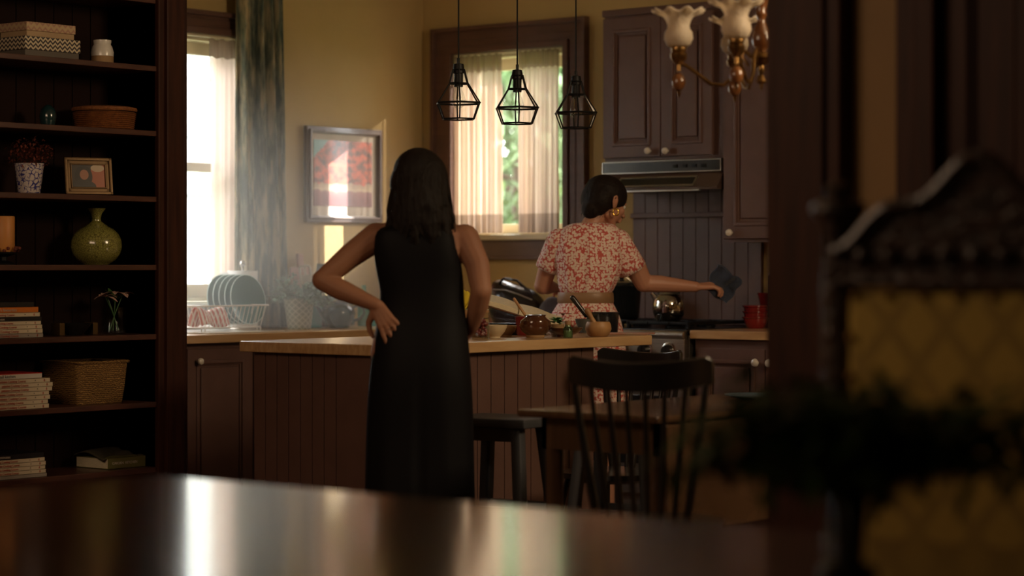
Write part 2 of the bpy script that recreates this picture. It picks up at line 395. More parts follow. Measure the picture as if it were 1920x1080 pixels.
# ---------------------------------------------------------------- outside
struct(MB().box(-12, 16, -16, 16, -.5, -.4), 'ground', M['grass'], smooth=False)
ext = MB().box(-3.6, -3.4, -9, 2.1, -.4, 3.35)
for i in range(18): ext.box(-3.4, -3.37, -9, 2.1, -.3+i*.2, -.12+i*.2, .008)
tag(ext.build('neighbour_house', M['exterior'], smooth=False), 'pale neighbouring house wall of boards beyond the left window', 'house')
fe = thing('garden_fence', 'pale upright board fence beyond the left window, before the neighbouring wall', 'fence', (-2.0, -1, -.4))
fb = MB(); random.seed(3)
for i in range(40): fb.box(-2.03, -2.0, -5+i*.16, -4.86+i*.16, -.4, 1.55+random.uniform(-.01, .01), .004)
fb.build('boards', M['fence'], fe); MB().box(-2.07, -2.03, -5, 1.4, .2, .3).box(-2.07, -2.03, -5, 1.4, 1.2, 1.3).build('rail', M['exterior'], fe)
def tree(name, label, x, y, h, r, n, L, seed, z0=.3):
    random.seed(seed); t = thing(name, label, 'tree', (x, y, -.4))
    tr = MB().chain([(x, y, -.4), (x+.05, y, h*.4), (x-.04, y+.1, h*.8)], [.09, .07, .03], 10)
    for i in range(9):
        a = random.uniform(0, 2*PI); zq = random.uniform(z0, h*.8)
        tr.cap((x, y, zq), (x+math.cos(a)*r*.7, y+math.sin(a)*r*.7, zq+.35), .022, .008, 6)
    tr.build('trunk', M['bark'], t)
    f = MB()
    for i in range(n):
        d = Vector((random.gauss(0, 1), random.gauss(0, 1), random.gauss(0, 1))).normalized()
        q = Vector((x, y, (z0+h)/2))+Vector((d.x*r, d.y*r, d.z*(h-z0)/2))*random.uniform(.45, 1)
        f.leaf(q, (random.uniform(-1, 1), random.uniform(-1, 1), random.uniform(-.8, .5)), L*random.uniform(.6, 1.2), L*.42, .5, seg=2)
    f.build('foliage', M['outleaf'], t); return t
tree('garden_tree', 'leafy green tree outside the window of the back wall', -2.3, 3.6, 3.9, 1.45, 5200, .17, 11, .0)
tree('garden_tree', 'taller leafy tree farther behind, filling the gap between the back window curtains', -4.6, 7.2, 5.4, 2.1, 7000, .26, 19, .0)
# ---------------------------------------------------------------- haze in the daylight of the kitchen
hm = bpy.data.materials.new('haze'); hm.use_nodes = True; nt = hm.node_tree; nt.nodes.clear()
vo = nd(nt, 'ShaderNodeVolumeScatter'); vo.inputs['Anisotropy'].default_value = .3; vo.inputs['Color'].default_value = (1, 1, .95, 1)
tc = nd(nt, 'ShaderNodeTexCoord'); mp = nd(nt, 'ShaderNodeMapping'); mp.inputs['Location'].default_value = (-.50, 1.78, -1.22); nt.links.new(tc.outputs['Object'], mp.inputs[0])
vl = nd(nt, 'ShaderNodeVectorMath', operation='LENGTH'); nt.links.new(mp.outputs[0], vl.inputs[0]); mr = nd(nt, 'ShaderNodeMapRange', interpolation_type='SMOOTHSTEP')
nt.links.new(vl.outputs['Value'], mr.inputs[0]); mr.inputs[1].default_value = .1; mr.inputs[2].default_value = 1.12; mr.inputs[3].default_value = .36; mr.inputs[4].default_value = .0; nt.links.new(mr.outputs[0], vo.inputs['Density'])
mo = nd(nt, 'ShaderNodeOutputMaterial'); nt.links.new(vo.outputs[0], mo.inputs['Volume'])
hz = MB().box(.02, 1.65, -2.80, -.30, .93, 2.5).build('haze', hm, smooth=False)
tag(hz, 'thin sunlit haze hanging in the corner of the kitchen', 'haze', kind='stuff')
# ---------------------------------------------------------------- kitchen casework
def panel_door(mb, axis, face, a0, a1, z0, z1, m=.055, t=.02, out=1):
    """a framed raised-panel door; face = coordinate of the cabinet front, out = direction of its front"""
    def B(p0, p1, f0, f1, q0, q1, bev):
        lo, hi = sorted((face+out*f0, face+out*f1))
        if axis == 'x': mb.box(p0, p1, lo, hi, q0, q1, bev)
        else: mb.box(lo, hi, p0, p1, q0, q1, bev)
    B(a0, a0+m, 0, t, z0, z1, .003); B(a1-m, a1, 0, t, z0, z1, .003); B(a0+.002, a1-.002, 0, t-.0009, z0+.0006, z0+m, .003); B(a0+.002, a1-.002, 0, t-.0009, z1-m, z1-.0006, .003)
    for w0, w1, tt in ((m-.004, m+.014, t+.006), (m+.012, m+.022, t-.004)):
        B(a0+w0, a0+w1, 0, tt, z0+w0, z1-w0, .004); B(a1-w1, a1-w0, 0, tt, z0+w0, z1-w0, .004)
        B(a0+w0+.001, a1-w0-.001, 0, tt-.0008, z0+w0+.0005, z0+w1, .004); B(a0+w0+.001, a1-w0-.001, 0, tt-.0008, z1-w1, z1-w0-.0005, .004)
    B(a0+m+.03, a1-m-.03, 0, t-.002, z0+m+.03, z1-m-.03, .008); B(a0+m, a1-m, 0, .008, z0+m, z1-m, 0)
def knob(parent, p, ax, r=.016):
    MB().lathe([(.006, 0), (.006, .012), (r*.8, .016), (r, .024), (r*.85, .032), (r*.3, .037), (.0001, .0375)], p, 20, ax).build('knob', M['knob'], parent)
# left run
cab = thing('base_cabinet', 'dark purple-brown base cabinet run under the left window', 'cabinet', (.3, -1.4, 0))
MB().box(.004, .60, -2.87, -.03, .10, .868).box(.004, .55, -2.87, -.03, 0, .10).build('cabinet_body', M['paint'], cab)
ys = [-2.70, -2.285, -1.87, -1.455, -1.04, -.65]
for i in range(5):
    d = MB(); panel_door(d, 'y', .602, ys[i]+.006, ys[i+1]-.006, .14, .845)
    do = d.build('door', M['paint'], cab); knob(do, (.624, ys[i]+.06, .79), (1, 0, 0))
tag(MB().box(.004, .655, -2.88, -.004, .87, .91, .006).build('worktop', M['butcher']), 'wooden worktop running along the wall under the left window', 'worktop')
# back corner run between the corner and the stove
cab = thing('base_cabinet', 'dark base cabinet in the corner under the back window', 'cabinet', (1.0, -.3, 0))
MB().box(.67, 1.425, -.60, -.02, .10, .868).box(.67, 1.425, -.55, -.02, 0, .1).build('cabinet_body', M['paint'], cab)
for a0, a1 in ((.70, 1.06), (1.065, 1.42)):
    d = MB(); panel_door(d, 'x', -.602, a0, a1, .14, .845, out=-1); do = d.build('door', M['paint'], cab); knob(do, (a1-.05, -.624, .79), (0, -1, 0))
tag(MB().box(.66, 1.43, -.645, -.004, .87, .91, .006).build('worktop', M['butcher_x']), 'wooden worktop in the corner below the back window', 'worktop')
# right run
ZR = .925
cab = thing('base_cabinet', 'dark base cabinet with white knobs on the right of the stove', 'cabinet', (3, -.3, 0))
MB().box(2.225, 3.6, -.62, -.02, .10, .883).box(2.225, 3.6, -.56, -.02, 0, .1).build('cabinet_body', M['paint'], cab)
xk, _ = onY(1422, -.64); xk2, _ = onY(1448, -.64); xm = (xk+xk2)/2
for a0, a1, kx in ((2.25, xm-.003, xk), (xm+.003, xm+.5, xk2)):
    d = MB(); panel_door(d, 'x', -.622, a0, a1, .14, .845, out=-1); do = d.build('door', M['paint'], cab); knob(do, (kx, -.644, .785), (0, -1, 0), .019)
tag(MB().box(2.215, 3.62, -.655, -.004, ZR-.04, ZR, .006).build('worktop', M['butcher_x']), 'wooden worktop on the right of the stove', 'worktop')
# beadboard behind the stove
x0, _ = onY(1187, -.02); x1, _ = onY(1428, -.02)
bb = MB(); n = int((x1-x0)/.070); w = (x1-x0)/n
for i in range(n): bb.box(x0+i*w+.0009, x0+(i+1)*w-.0009, -.022, -.002, .93, 1.80, .003)
bb.box(x0, x1, -.012, -.002, .93, 1.8)
xa, D = onY(1360, -.04); bb.box(x0, xa, -.045, -.015, zz(402, D)-.012, zz(402, D)+.012, .004)
o = struct(bb, 'trim_4', M['paint'])
# upper cabinets
UZ = 2.452; uc = thing('wall_cabinet', 'dark two-door wall cabinet with white knobs above the range hood', 'cabinet', (1.8, -.16, 1.73))
X0, X1, X2, X3 = onY(1131, -.35)[0], onY(1239, -.35)[0], onY(1336, -.35)[0], onY(1361, -.35)[0]
b = MB().box(X0-.004, X3-.006, -.33, -.003, 1.728, UZ).box(X0-.012, X3-.006, -.345, -.003, UZ-.02, UZ+.014, .005)
for i, (z, s) in enumerate(((1.83, 1), (2.07, 1), (2.3, 1))): pass
b.build('cabinet_body', M['paint'], uc)
kD = 10.9
for a0, a1, kp in ((X0, X1-.002, 1219), (X1+.002, X2, 1252)):
    d = MB(); panel_door(d, 'x', -.332, a0, a1, 1.742, UZ-.03, m=.06, out=-1); do = d.build('door', M['paint'], uc)
    kx, D = onY(kp, -.356); knob(do, (kx, -.354, zz(283, D)), (0, -1, 0), .017)
hg = MB()
for z in (1.83, 2.07, 2.35): hg.box(X0-.010, X0-.003, -.338, -.30, z, z+.05, .002)
hg.build('hinge', M['paint'], uc)
uc2 = thing('wall_cabinet', 'tall dark wall cabinet with one low white knob on the right of the hood', 'cabinet', (2.5, -.16, 1.33))
MB().box(X3, 3.6, -.36, -.003, 1.33, UZ).box(X3, 3.6, -.372, -.003, UZ-.02, UZ+.014, .005).build('cabinet_body', M['paint'], uc2)
d = MB(); panel_door(d, 'x', -.362, X3+.008, X3+.56, 1.345, UZ-.03, m=.062, out=-1); do = d.build('door', M['paint'], uc2)
kx, D = onY(1372, -.386); knob(do, (kx, -.384, zz(436, D)), (0, -1, 0), .017)
d = MB(); panel_door(d, 'x', -.362, X3+.57, X3+1.1, 1.345, UZ-.03, m=.062, out=-1); d.build('door', M['paint'], uc2)
# range hood
rh = thing('range_hood', 'brown range hood with black control strip above the stove', 'hood', (1.8, -.2, 1.57))
hx1 = X3-.012
b = MB().prism([(-.004, 1.726), (-.335, 1.726), (-.345, 1.715), (-.352, 1.655), (-.405, 1.590), (-.405, 1.578), (-.004, 1.578)], 0, X0, hx1); b.build('hood_body', mat('hood_enamel', (.075, .045, .036), .22, coat=.4), rh)
MB().box(X0+.01, hx1-.01, -.362, -.34, 1.668, 1.718, .002).build('control_strip', M['black'], rh)
b = MB()
for z in (1.718, 1.664): b.box(X0+.005, hx1-.005, -.366, -.34, z, z+.005, .001)
b.box(X0+.005, X0+.01, -.366, -.34, 1.664, 1.723).box(hx1-.01, hx1-.005, -.366, -.34, 1.664, 1.723).build('chrome_edge', M['steel'], rh)
sa, sb = X0+.13, hx1-.14
def slantbox(b, a0, a1, t0, t1, off, th):          # on the sloping hood face
    p = Vector((0, -.352, 1.655)); q = Vector((0, -.405, 1.590)); d = q-p; nn = Vector((0, d.z, -d.y)).normalized(); nn = -nn if nn.y > 0 else nn
    A = p+d*t0+nn*off; Bq = p+d*t1+nn*off
    b.prism([(A.y, A.z), (Bq.y, Bq.z), (Bq.y+nn.y*th, Bq.z+nn.z*th), (A.y+nn.y*th, A.z+nn.z*th)], 0, a0, a1)
b = MB(); slantbox(b, sa, sb, .30, .86, -.001, .006); b.build('vent_window', M['black'], rh)
b = MB(); slantbox(b, sa-.006, sb+.006, .24, .31, -.001, .010); slantbox(b, sa-.006, sb+.006, .86, .93, -.001, .010); slantbox(b, sb, sb+.006, .25, .92, -.001, .01); slantbox(b, sa-.006, sa, .25, .92, -.001, .01); b.build('vent_frame', M['steel'], rh)
MB().box(X0+.05, hx1-.10, -.409, -.395, 1.572, 1.580, .002).build('lower_lip', M['steel'], rh)
kn = MB()
for i in range(4): kn.box(hx1-.28+i*.055, hx1-.255+i*.055, -.368, -.36, 1.685, 1.700, .002)
kn.build('switch', M['iron'], rh)
# stove
SX0, SX1 = 1.437, 2.205; st = thing('stove', 'steel gas stove with black hob and round knobs behind the island', 'stove', ((SX0+SX1)/2, -.34, 0))
MB().box(SX0, SX1, -.64, -.03, .06, .90, .004).build('stove_body', M['steel'], st)
MB().box(SX0, SX1, -.66, -.02, .90, .928, .006).build('hob', M['black'], st)
MB().box(SX0, SX1, -.68, -.64, .775, .885, .006).build('control_panel', M['steel'], st)
b = MB().box(SX0+.01, SX1-.01, -.668, -.64, .16, .755, .006); dr = b.build('oven_door', M['steel'], st)
MB().box(SX0+.12, SX1-.12, -.672, -.66, .30, .62, .004).build('oven_window', M['black'], dr)
b = MB().tube([(SX0+.05, -.70, .70), (SX1-.05, -.70, .70)], .011); 
for x in (SX0+.09, SX1-.09): b.cyl((x, -.70, .70), (x, -.66, .70), .008)
b.build('door_handle', M['steel'], dr)
MB().tube([(SX0+.004, -.668, .90), (SX1-.004, -.668, .90)], .022, 14).build('front_rail', M['steel'], st)
for i in range(5):
    x = SX1-.085-i*.135
    MB().lathe([(.040, 0), (.040, .006), (.033, .008)], (x, -.68, .828), 28, (0, -1, 0)).build('knob_ring', M['chrome'], st)
    kb = MB().lathe([(.030, 0), (.028, .022), (.024, .028), (.0001, .029)], (x, -.686, .828), 24, (0, -1, 0)).box(x-.004, x+.004, -.718, -.70, .803, .853, .002); kb.build('control_knob', M['black'], st)
for gx in (SX0+.19, SX0+.38+.19):
    g = MB()
    for dx in (-.17, -.06, .06, .17): g.box(gx+dx-.006, gx+dx+.006, -.62, -.08, .945, .960, .003)
    for y in (-.61, -.48, -.35, -.22, -.09): g.box(gx-.18, gx+.18, y-.006, y+.006, .945, .960, .003)
    for dx in (-.17, .17):
        for y in (-.61, -.09): g.box(gx+dx-.008, gx+dx+.008, y-.008, y+.008, .926, .95, .002)
    g.build('grate', M['iron'], st)
for x in (SX0+.19, SX0+.57):
    for y in (-.48, -.22): MB().lathe([(.045, 0), (.045, .01), (.03, .014), (.0001, .015)], (x, y, .927), 20).build('burner', M['iron'], st)
# island
IX0, IX1, IY0, IY1, IZ = 1.83, 2.62, -3.12, -1.50, .93
isl = thing('kitchen_island', 'dark kitchen island with vertical board panelling behind the woman in black', 'island', (2.2, -2.5, 0))
bx0, bx1, by0, by1 = IX0+.04, IX1-.04, IY0+.04, -1.85
b = MB().box(bx0+.012, bx1-.012, by0+.012, by1-.012, 0, IZ-.042); b.build('island_body', M['paint'], isl)
b = MB(); xe = onY(653, by0)[0]; n = 8; w = (xe-bx0)/n
for i in range(n): b.box(bx0+i*w+.0015, bx0+(i+1)*w-.0015, by0, by0+.014, 0, IZ-.042, .003)
b.build('board_panel', M['paint'], isl)
MB().box(xe, bx1, by0-.006, by0+.014, 0, IZ-.042, .003).box(bx1-.014, bx1+.004, by0-.006, by0+.09, 0, IZ-.042, .003).build('corner_post', M['paint'], isl)
b = MB(); n = 14; w = (by1-by0-.09)/n
for i in range(n): b.box(bx1-.014, bx1, by0+.09+i*w+.0015, by0+.09+(i+1)*w-.0015, .0, IZ-.042, .003)
b.build('board_panel', M['paint'], isl)
MB().box(IX1-.1, IX1-.05, IY1-.10, IY1-.05, 0, IZ-.042, .004).build('leg', M['paint'], isl) if False else None
tag(MB().box(IX0, IX1, IY0, IY1, IZ-.042, IZ, .006).build('worktop', M['butcher']), 'thick wooden worktop on the kitchen island', 'worktop')
# bookcase
BX = 1.25; YB1 = onX(348, BX)[0]; YB0 = -4.35; YE = onX(294, BX)[0]
bc = thing('bookcase', 'tall dark wooden bookcase with seven open shelves on the left', 'bookcase', (1.1, -3.5, 0))
MB().box(.93, .945, YB0, YE, 0, 2.7).box(.93, BX, YB0-.03, YB0, 0, 2.7).box(.93, BX-.01, YE, YE+.02, 0, 2.7).build('carcass', M['redwood'], bc)
b = MB()
for i in range(16):
    y0 = YB0+i*.095
    if y0+.09 < YE: b.box(.944, .952, y0+.002, y0+.093, 0, 2.7, .003)
b.build('back_boards', M['shade_board'], bc)
MB().box(.93, BX+.012, YE+.0, YB1, 0, 2.7, .006).box(BX, BX+.03, YE+.03, YB1-.03, 0, 2.7, .008).build('end_post', M['redwood'], bc)
SZ = [2.027, 1.765, 1.499, 1.223, .943, .669, .405]
for z in SZ: MB().box(.95, BX, YB0, YE, z-.022, z, .003).build('shelf', M['redwood_h'], bc)
MB().box(.95, BX-.005, YB0, YE, 2.28, 2.302, .003).build('shelf', M['redwood_h'], bc)
MB().box(.95, BX, YB0, YE, 0, .385, .003).build('plinth', M['redwood'], bc)
# ================================================================ CURTAINS AND PICTURE
def curtain(name, label, axis, a0, a1, t, z0, z1, folds, amp, m, header=.12, seed=1, thick=0, flare=1.0, group=None, shrink=0, cat='curtain', side=1):
    random.seed(seed); ph = [random.uniform(0, 6.28) for _ in range(6)]
    def f(u, v):
        z = z0+(z1-z0)*v; w = (a1-a0); pinch = 1-math.exp(-((1-v)*(z1-z0)/header)**2*1.2)
        am = amp*(.35+.65*pinch)*(1+.25*math.sin(3*v+ph[0]))
        s = math.sin(2*PI*folds*u+ph[1]+.5*math.sin(4*u+ph[2])*(1-v))+.45*math.sin(2*PI*folds*2.3*u+ph[3])+.3*math.sin(2*PI*folds*.45*u+ph[4]+v)
        a = a0+w*u+(1-v)*(flare-1)*w*(u if side > 0 else (u-1))
        tt = t+am*s
        return Vector((a, -tt, z)) if axis == 'x' else Vector((tt, a, z))
    b = MB().grid(150, 50, f)
    mods = [('SOLIDIFY', dict(thickness=thick))] if thick else None
    return b.build(name, m, mods=mods), f
sheer = sheermat('sheer_linen', (.50, .38, .30), .13, .44)
sheer2 = sheermat('sheer_pink_linen', (.78, .63, .56), .16, .6)
hem = sheermat('hem_linen', (.30, .22, .165), .03, .4)
ytop, ybot = 2.325, 1.395
def sheerset(label, axis, a0, a1, t, z0, z1, folds, amp, m, hemh, seed, group):
    root = thing('sheer_curtain', label, 'curtain', (0, 0, 0), group=group)
    o, f = curtain('curtain_panel', '', axis, a0, a1, t, z0+hemh, z1-.09, folds, amp, m, seed=seed)
    o.parent = root
    def g(u, v): p = f(u, 0).copy(); p.z = z0+hemh*v; return p
    MB().grid(150, 6, g).build('hem', hem, root)
    def h(u, v): p = f(u, 1).copy(); p.z = z1-.09+.09*v+.004*math.sin(2*PI*folds*u); return p
    MB().grid(150, 6, h).build('header', hem, root)
    return root
gx0, gx1 = onY(941, -.02)[0], onY(974, -.02)[0]
sheerset('sheer linen curtain on the left half of the back window', 'x', W2X0+.002, gx0, .026, 1.39, 2.335, 7, .015, sheer, .10, 5, 'sheer curtains of the back window')
sheerset('sheer linen curtain on the right half of the back window', 'x', gx1, W2X1-.03, .026, 1.39, 2.335, 7, .015, sheer, .10, 9, 'sheer curtains of the back window')
y0, _ = onX(389, .02); tag(sheerset('long sheer pinkish curtain on the left window beside the patterned drape', 'y', y0, W1Y1+.10, .030, 1.06, 2.325, 5, .010, sheer2, .10, 4, None))
MB_rod = MB().tube([(W2X0, -.012, 2.338), (W2X1, -.012, 2.338)], .006); tag(MB_rod.build('curtain_rod', M['cream']), 'thin cream curtain rod across the top of the back window', 'rod')
tag(MB().tube([(.03, W1Y0, 2.335), (.03, W1Y1+.06, 2.335)], .007).build('curtain_rod', M['cream']), 'thin cream curtain rod across the top of the left window', 'rod')
# patterned drape
m, nt, bs = new_mat('ikat_drape'); M['drape'] = m; bs.inputs['Roughness'].default_value = .85
tc = nd(nt, 'ShaderNodeTexCoord'); mp = nd(nt, 'ShaderNodeMapping'); mp.inputs['Scale'].default_value = (9, 9, 1.6); nt.links.new(tc.outputs['Object'], mp.inputs[0])
n1 = nd(nt, 'ShaderNodeTexNoise'); n1.inputs['Scale'].default_value = 2.2; n1.inputs['Detail'].default_value = 7; n1.inputs['Roughness'].default_value = .62; nt.links.new(mp.outputs[0], n1.inputs[0])
rp = nd(nt, 'ShaderNodeValToRGB'); e = rp.color_ramp.elements
e[0].position = .40; e[0].color = (.065, .095, .08, 1); e[1].position = .60; e[1].color = (.52, .44, .27, 1)
e2 = rp.color_ramp.elements.new(.5); e2.color = (.22, .24, .17, 1)
nt.links.new(n1.outputs[0], rp.inputs[0]); nt.links.new(rp.outputs[0], bs.inputs['Base Color'])
tl = nd(nt, 'ShaderNodeBsdfTranslucent'); nt.links.new(rp.outputs[0], tl.inputs[0]); mx = nd(nt, 'ShaderNodeMixShader'); mx.inputs[0].default_value = .25
nt.links.new(bs.outputs[0], mx.inputs[1]); nt.links.new(tl.outputs[0], mx.inputs[2]); nt.links.new(mx.outputs[0], nt.nodes['Material Output'].inputs[0])
dy0, _ = onX(449, .11); dy1, _ = onX(527, .11)
o, _f = curtain('drape', '', 'y', dy0, dy1, .11, .915, 2.80, 4, .030, M['drape'], seed=21, thick=.003, flare=1.22)
tag(o, 'long patterned grey-green drape hanging beside the left window', 'curtain')
# framed picture
pz1, pz0 = 1.935, 1.442; py0, _ = onX(576, .03); py1, _ = onX(718, .03)
pic = thing('framed_picture', 'framed picture of red trees above water on the left wall', 'picture', (.02, (py0+py1)/2, pz0))
fr = MB()
for (o_, i_, d) in ((0, .022, .028), (.016, .03, .038), (.027, .036, .022)):
    fr.box(.004, d, py0+o_, py0+i_, pz0+o_, pz1-o_, .003).box(.004, d, py1-i_, py1-o_, pz0+o_, pz1-o_, .003).box(.004, d-.0008, py0+o_+.001, py1-o_-.001, pz0+o_+.0005, pz0+i_, .003).box(.004, d-.0008, py0+o_+.001, py1-o_-.001, pz1-i_, pz1-o_-.0005, .003)
fr.build('frame', mat('picture_frame_wood', (.10, .055, .042), .3, coat=.3), pic)
MB().box(.004, .014, py0+.03, py1-.03, pz0+.03, pz1-.03).build('mat_board', mat('mat_board', (.66, .60, .52), .7), pic)
m, nt, bs = new_mat('painting'); bs.inputs['Roughness'].default_value = .35; bs.inputs['Coat Weight'].default_value = .4; bs.inputs['Coat Roughness'].default_value = .1
tc = nd(nt, 'ShaderNodeTexCoord'); sp = nd(nt, 'ShaderNodeSeparateXYZ'); nt.links.new(tc.outputs['Generated'], sp.inputs[0])
n1 = nd(nt, 'ShaderNodeTexNoise'); n1.inputs['Scale'].default_value = 9; n1.inputs['Detail'].default_value = 8; nt.links.new(tc.outputs['Generated'], n1.inputs[0])
tr = nd(nt, 'ShaderNodeValToRGB'); tr.color_ramp.elements[0].position = .38; tr.color_ramp.elements[0].color = (.10, .025, .02, 1); tr.color_ramp.elements[1].position = .6; tr.color_ramp.elements[1].color = (.62, .12, .06, 1)
nt.links.new(n1.outputs[0], tr.inputs[0])
ad = nd(nt, 'ShaderNodeMath', operation='MULTIPLY_ADD'); nt.links.new(n1.outputs[0], ad.inputs[0]); ad.inputs[1].default_value = .16; nt.links.new(sp.outputs[2], ad.inputs[2])
zr = nd(nt, 'ShaderNodeValToRGB'); zr.color_ramp.interpolation = 'LINEAR'
z = zr.color_ramp.elements; z[0].position = .16; z[0].color = (.20, .06, .07, 1); z[1].position = .30; z[1].color = (.30, .12, .12, 1)
q = z.new(.33); q.color = (.62, .50, .34, 1); q = z.new(.40); q.color = (.45, .30, .2, 1)
nt.links.new(ad.outputs[0], zr.inputs[0])
gt = nd(nt, 'ShaderNodeMath', operation='GREATER_THAN'); nt.links.new(ad.outputs[0], gt.inputs[0]); gt.inputs[1].default_value = .42
mx = nd(nt, 'ShaderNodeMix', data_type='RGBA'); nt.links.new(gt.outputs[0], mx.inputs[0]); nt.links.new(zr.outputs[0], mx.inputs[6]); nt.links.new(tr.outputs[0], mx.inputs[7])
# a patch of teal sky in the top corner
sy = nd(nt, 'ShaderNodeMath', operation='MULTIPLY_ADD'); nt.links.new(sp.outputs[1], sy.inputs[0]); sy.inputs[1].default_value = -1.1; nt.links.new(sp.outputs[2], sy.inputs[2])
sy2 = nd(nt, 'ShaderNodeMath', operation='MULTIPLY_ADD'); nt.links.new(n1.outputs[0], sy2.inputs[0]); sy2.inputs[1].default_value = .3; nt.links.new(sy.outputs[0], sy2.inputs[2])
g2 = nd(nt, 'ShaderNodeMath', operation='GREATER_THAN'); nt.links.new(sy2.outputs[0], g2.inputs[0]); g2.inputs[1].default_value = .88
m2 = nd(nt, 'ShaderNodeMix', data_type='RGBA'); nt.links.new(g2.outputs[0], m2.inputs[0]); nt.links.new(mx.outputs[2], m2.inputs[6]); m2.inputs[7].default_value = (.20, .42, .42, 1)
nt.links.new(m2.outputs[2], bs.inputs['Base Color'])
MB().box(.012, .0165, py0+.062, py1-.070, pz0+.085, pz1-.068).build('painting', m, pic, smooth=False)
# ================================================================ PENDANT LAMPS
def pendant(label, px, grp='cage pendant lamps over the island'):
    k = k_(px); X = (IX0+IX1)/2; D = (CAM.x-X)/(.6356-.772*k); Y = CAM.y+(.6356*k+.772)*D
    t = thing('pendant_lamp', label, 'lamp', (X, Y, 1.81), 0.25, grp)
    MB().tube([(0, 0, .23), (0, 0, CH-1.81)], .0035, 8).build('cord', M['iron'], t, world=False)
    MB().lathe([(.0001, .245), (.006, .245), (.006, .225), (.020, .222), (.023, .205), (.023, .185), (.018, .182), (.018, .13), (.0001, .13)], n=24).build('socket', M['iron'], t, world=False)
    lv = [(.026, .198), (.042, .143), (.096, .064), (.070, 0)]
    fr = MB(); gl = MB()
    P = [[Vector((r*math.cos(2*PI*j/6), r*math.sin(2*PI*j/6), z)) for j in range(6)] for r, z in lv]
    for i, row in enumerate(P):
        for j in range(6):
            fr.cyl(row[j], row[(j+1) % 6], .0032 if i != 2 else .0042, n=8)
            if i < 3: fr.cyl(row[j], P[i+1][j], .0032, n=8)
            if i < 3: gl.bm.faces.new([gl.bm.verts.new(q) for q in (row[j], row[(j+1) % 6], P[i+1][(j+1) % 6], P[i+1][j])])
    fr.build('cage', M['iron'], t, world=False); gl.build('glass', M['glass'], t, world=False, smooth=False)
    bl = MB().lathe([(.012, .135), (.013, .12), (.022, .10), (.028, .078), (.024, .056), (.010, .044), (.0001, .042)], n=24).build('bulb', M['clearglass'], t, world=False)
    MB().tube([(-.006, 0, .125), (-.010, 0, .075), (0, 0, .095), (.010, 0, .075), (.006, 0, .125)], .0012, 6).build('filament', M['brass'], bl, world=False)
pendant('cage pendant lamp on the left of three, in front of the window casing', 860)
pendant('cage pendant lamp in the middle of three, before the gap between the curtains', 970)
pendant('cage pendant lamp on the right of three, nearest the wall cabinet', 1080)
# ================================================================ CHANDELIER
cc = CR(.802, 7.38)
ch = thing('chandelier', 'brass and wood chandelier with frilled glass shades hanging over the kitchen table', 'chandelier', (cc.x, cc.y, 1.813), TH)
MB().lathe([(.0001, .02), (.006, .022), (.012, .035), (.009, .05), (.030, .062), (.036, .075), (.030, .09), (.012, .095)], n=28).build('hub', M['brass'], ch, world=False)
MB().lathe([(.013, .092), (.016, .10), (.027, .115), (.031, .135), (.026, .160), (.015, .185), (.012, .20), (.018, .215), (.014, .225), (.020, .25), (.030, .29), (.028, .32), (.014, .35), (.010, .40)], n=32).build('column', M['amberwood'], ch, world=False)
MB().tube([(0, 0, .40), (0, 0, CH-1.813)], .007).build('rod', M['brass'], ch, world=False)
MB().lathe([(.0001, -.03), (.004, -.025), (.006, -.01), (.018, 0), (.008, .02)], n=20).build('finial', M['brass'], ch, world=False)
shm, nt, bs = new_mat('frosted_shade'); bs.inputs['Base Color'].default_value = (.82, .74, .62, 1); bs.inputs['Roughness'].default_value = .35
tl = nd(nt, 'ShaderNodeBsdfTranslucent'); tl.inputs[0].default_value = (.85, .76, .62, 1); mx = nd(nt, 'ShaderNodeMixShader'); mx.inputs[0].default_value = .55
wv = nd(nt, 'ShaderNodeTexVoronoi'); wv.inputs['Scale'].default_value = 160; tcx = nd(nt, 'ShaderNodeTexCoord'); nt.links.new(tcx.outputs['Object'], wv.inputs[0])
bp = nd(nt, 'ShaderNodeBump'); bp.inputs['Strength'].default_value = .5; bp.inputs['Distance'].default_value = .004; nt.links.new(wv.outputs[0], bp.inputs['Height']); nt.links.new(bp.outputs[0], bs.inputs['Normal'])
nt.links.new(bs.outputs[0], mx.inputs[1]); nt.links.new(tl.outputs[0], mx.inputs[2]); nt.links.new(mx.outputs[0], nt.nodes['Material Output'].inputs[0])
R = .265
for a in (175, 247, 319, 31, 103):
    a = math.radians(a); ca, sa = math.cos(a), math.sin(a)
    def q(r, z): return Vector((r*ca, r*sa, z))
    MB().tube([q(.03, .075), q(.055, .10), q(.075, .075), q(.085, .02), q(.12, -.012), q(.16, -.008), q(.21, .03), q(.245, .055), q(R, .055)], .0058, 10).tube([q(.04, .05), q(.06, .08), q(.05, .10), q(.038, .09)], .004, 8).build('arm', M['brass'], ch, world=False)
    MB().lathe([(.0001, -.052), (.003, -.045), (.007, -.030), (.0001, -.028)], q(R, 0), 16).build('drop_finial', M['brass'], ch, world=False)
    MB().lathe([(.008, .035), (.007, .055), (.014, .062), (.026, .075), (.028, .09), (.022, .095), (.026, .105), (.024, .115), (.0001, .115)], q(R, 0), 24).build('shade_holder', M['brass'], ch, world=False)
    MB().ell(q(R, .0), (.022, .022, .029)).build('turned_ball', M['amberwood'], ch, world=False)
    def wob(t, r, z, i):
        if i < 5: return r, z
        w = ((i-4)/5)**2; return r*(1+.06*w*math.sin(9*t)), z+.007*w*math.sin(9*t+.8)
    MB().lathe([(.022, .112), (.036, .122), (.044, .140), (.042, .158), (.033, .172), (.033, .185), (.038, .20), (.046, .212), (.060, .222), (.083, .230)], q(R, 0), 84, wob=wob, cap=False).build('glass_shade', shm, ch, world=False, mods=[('SOLIDIFY', dict(thickness=.003))])
# ================================================================ ON THE LEFT WORKTOP
def onX3(px, X): Y, D = onX(px, X); return Y, D
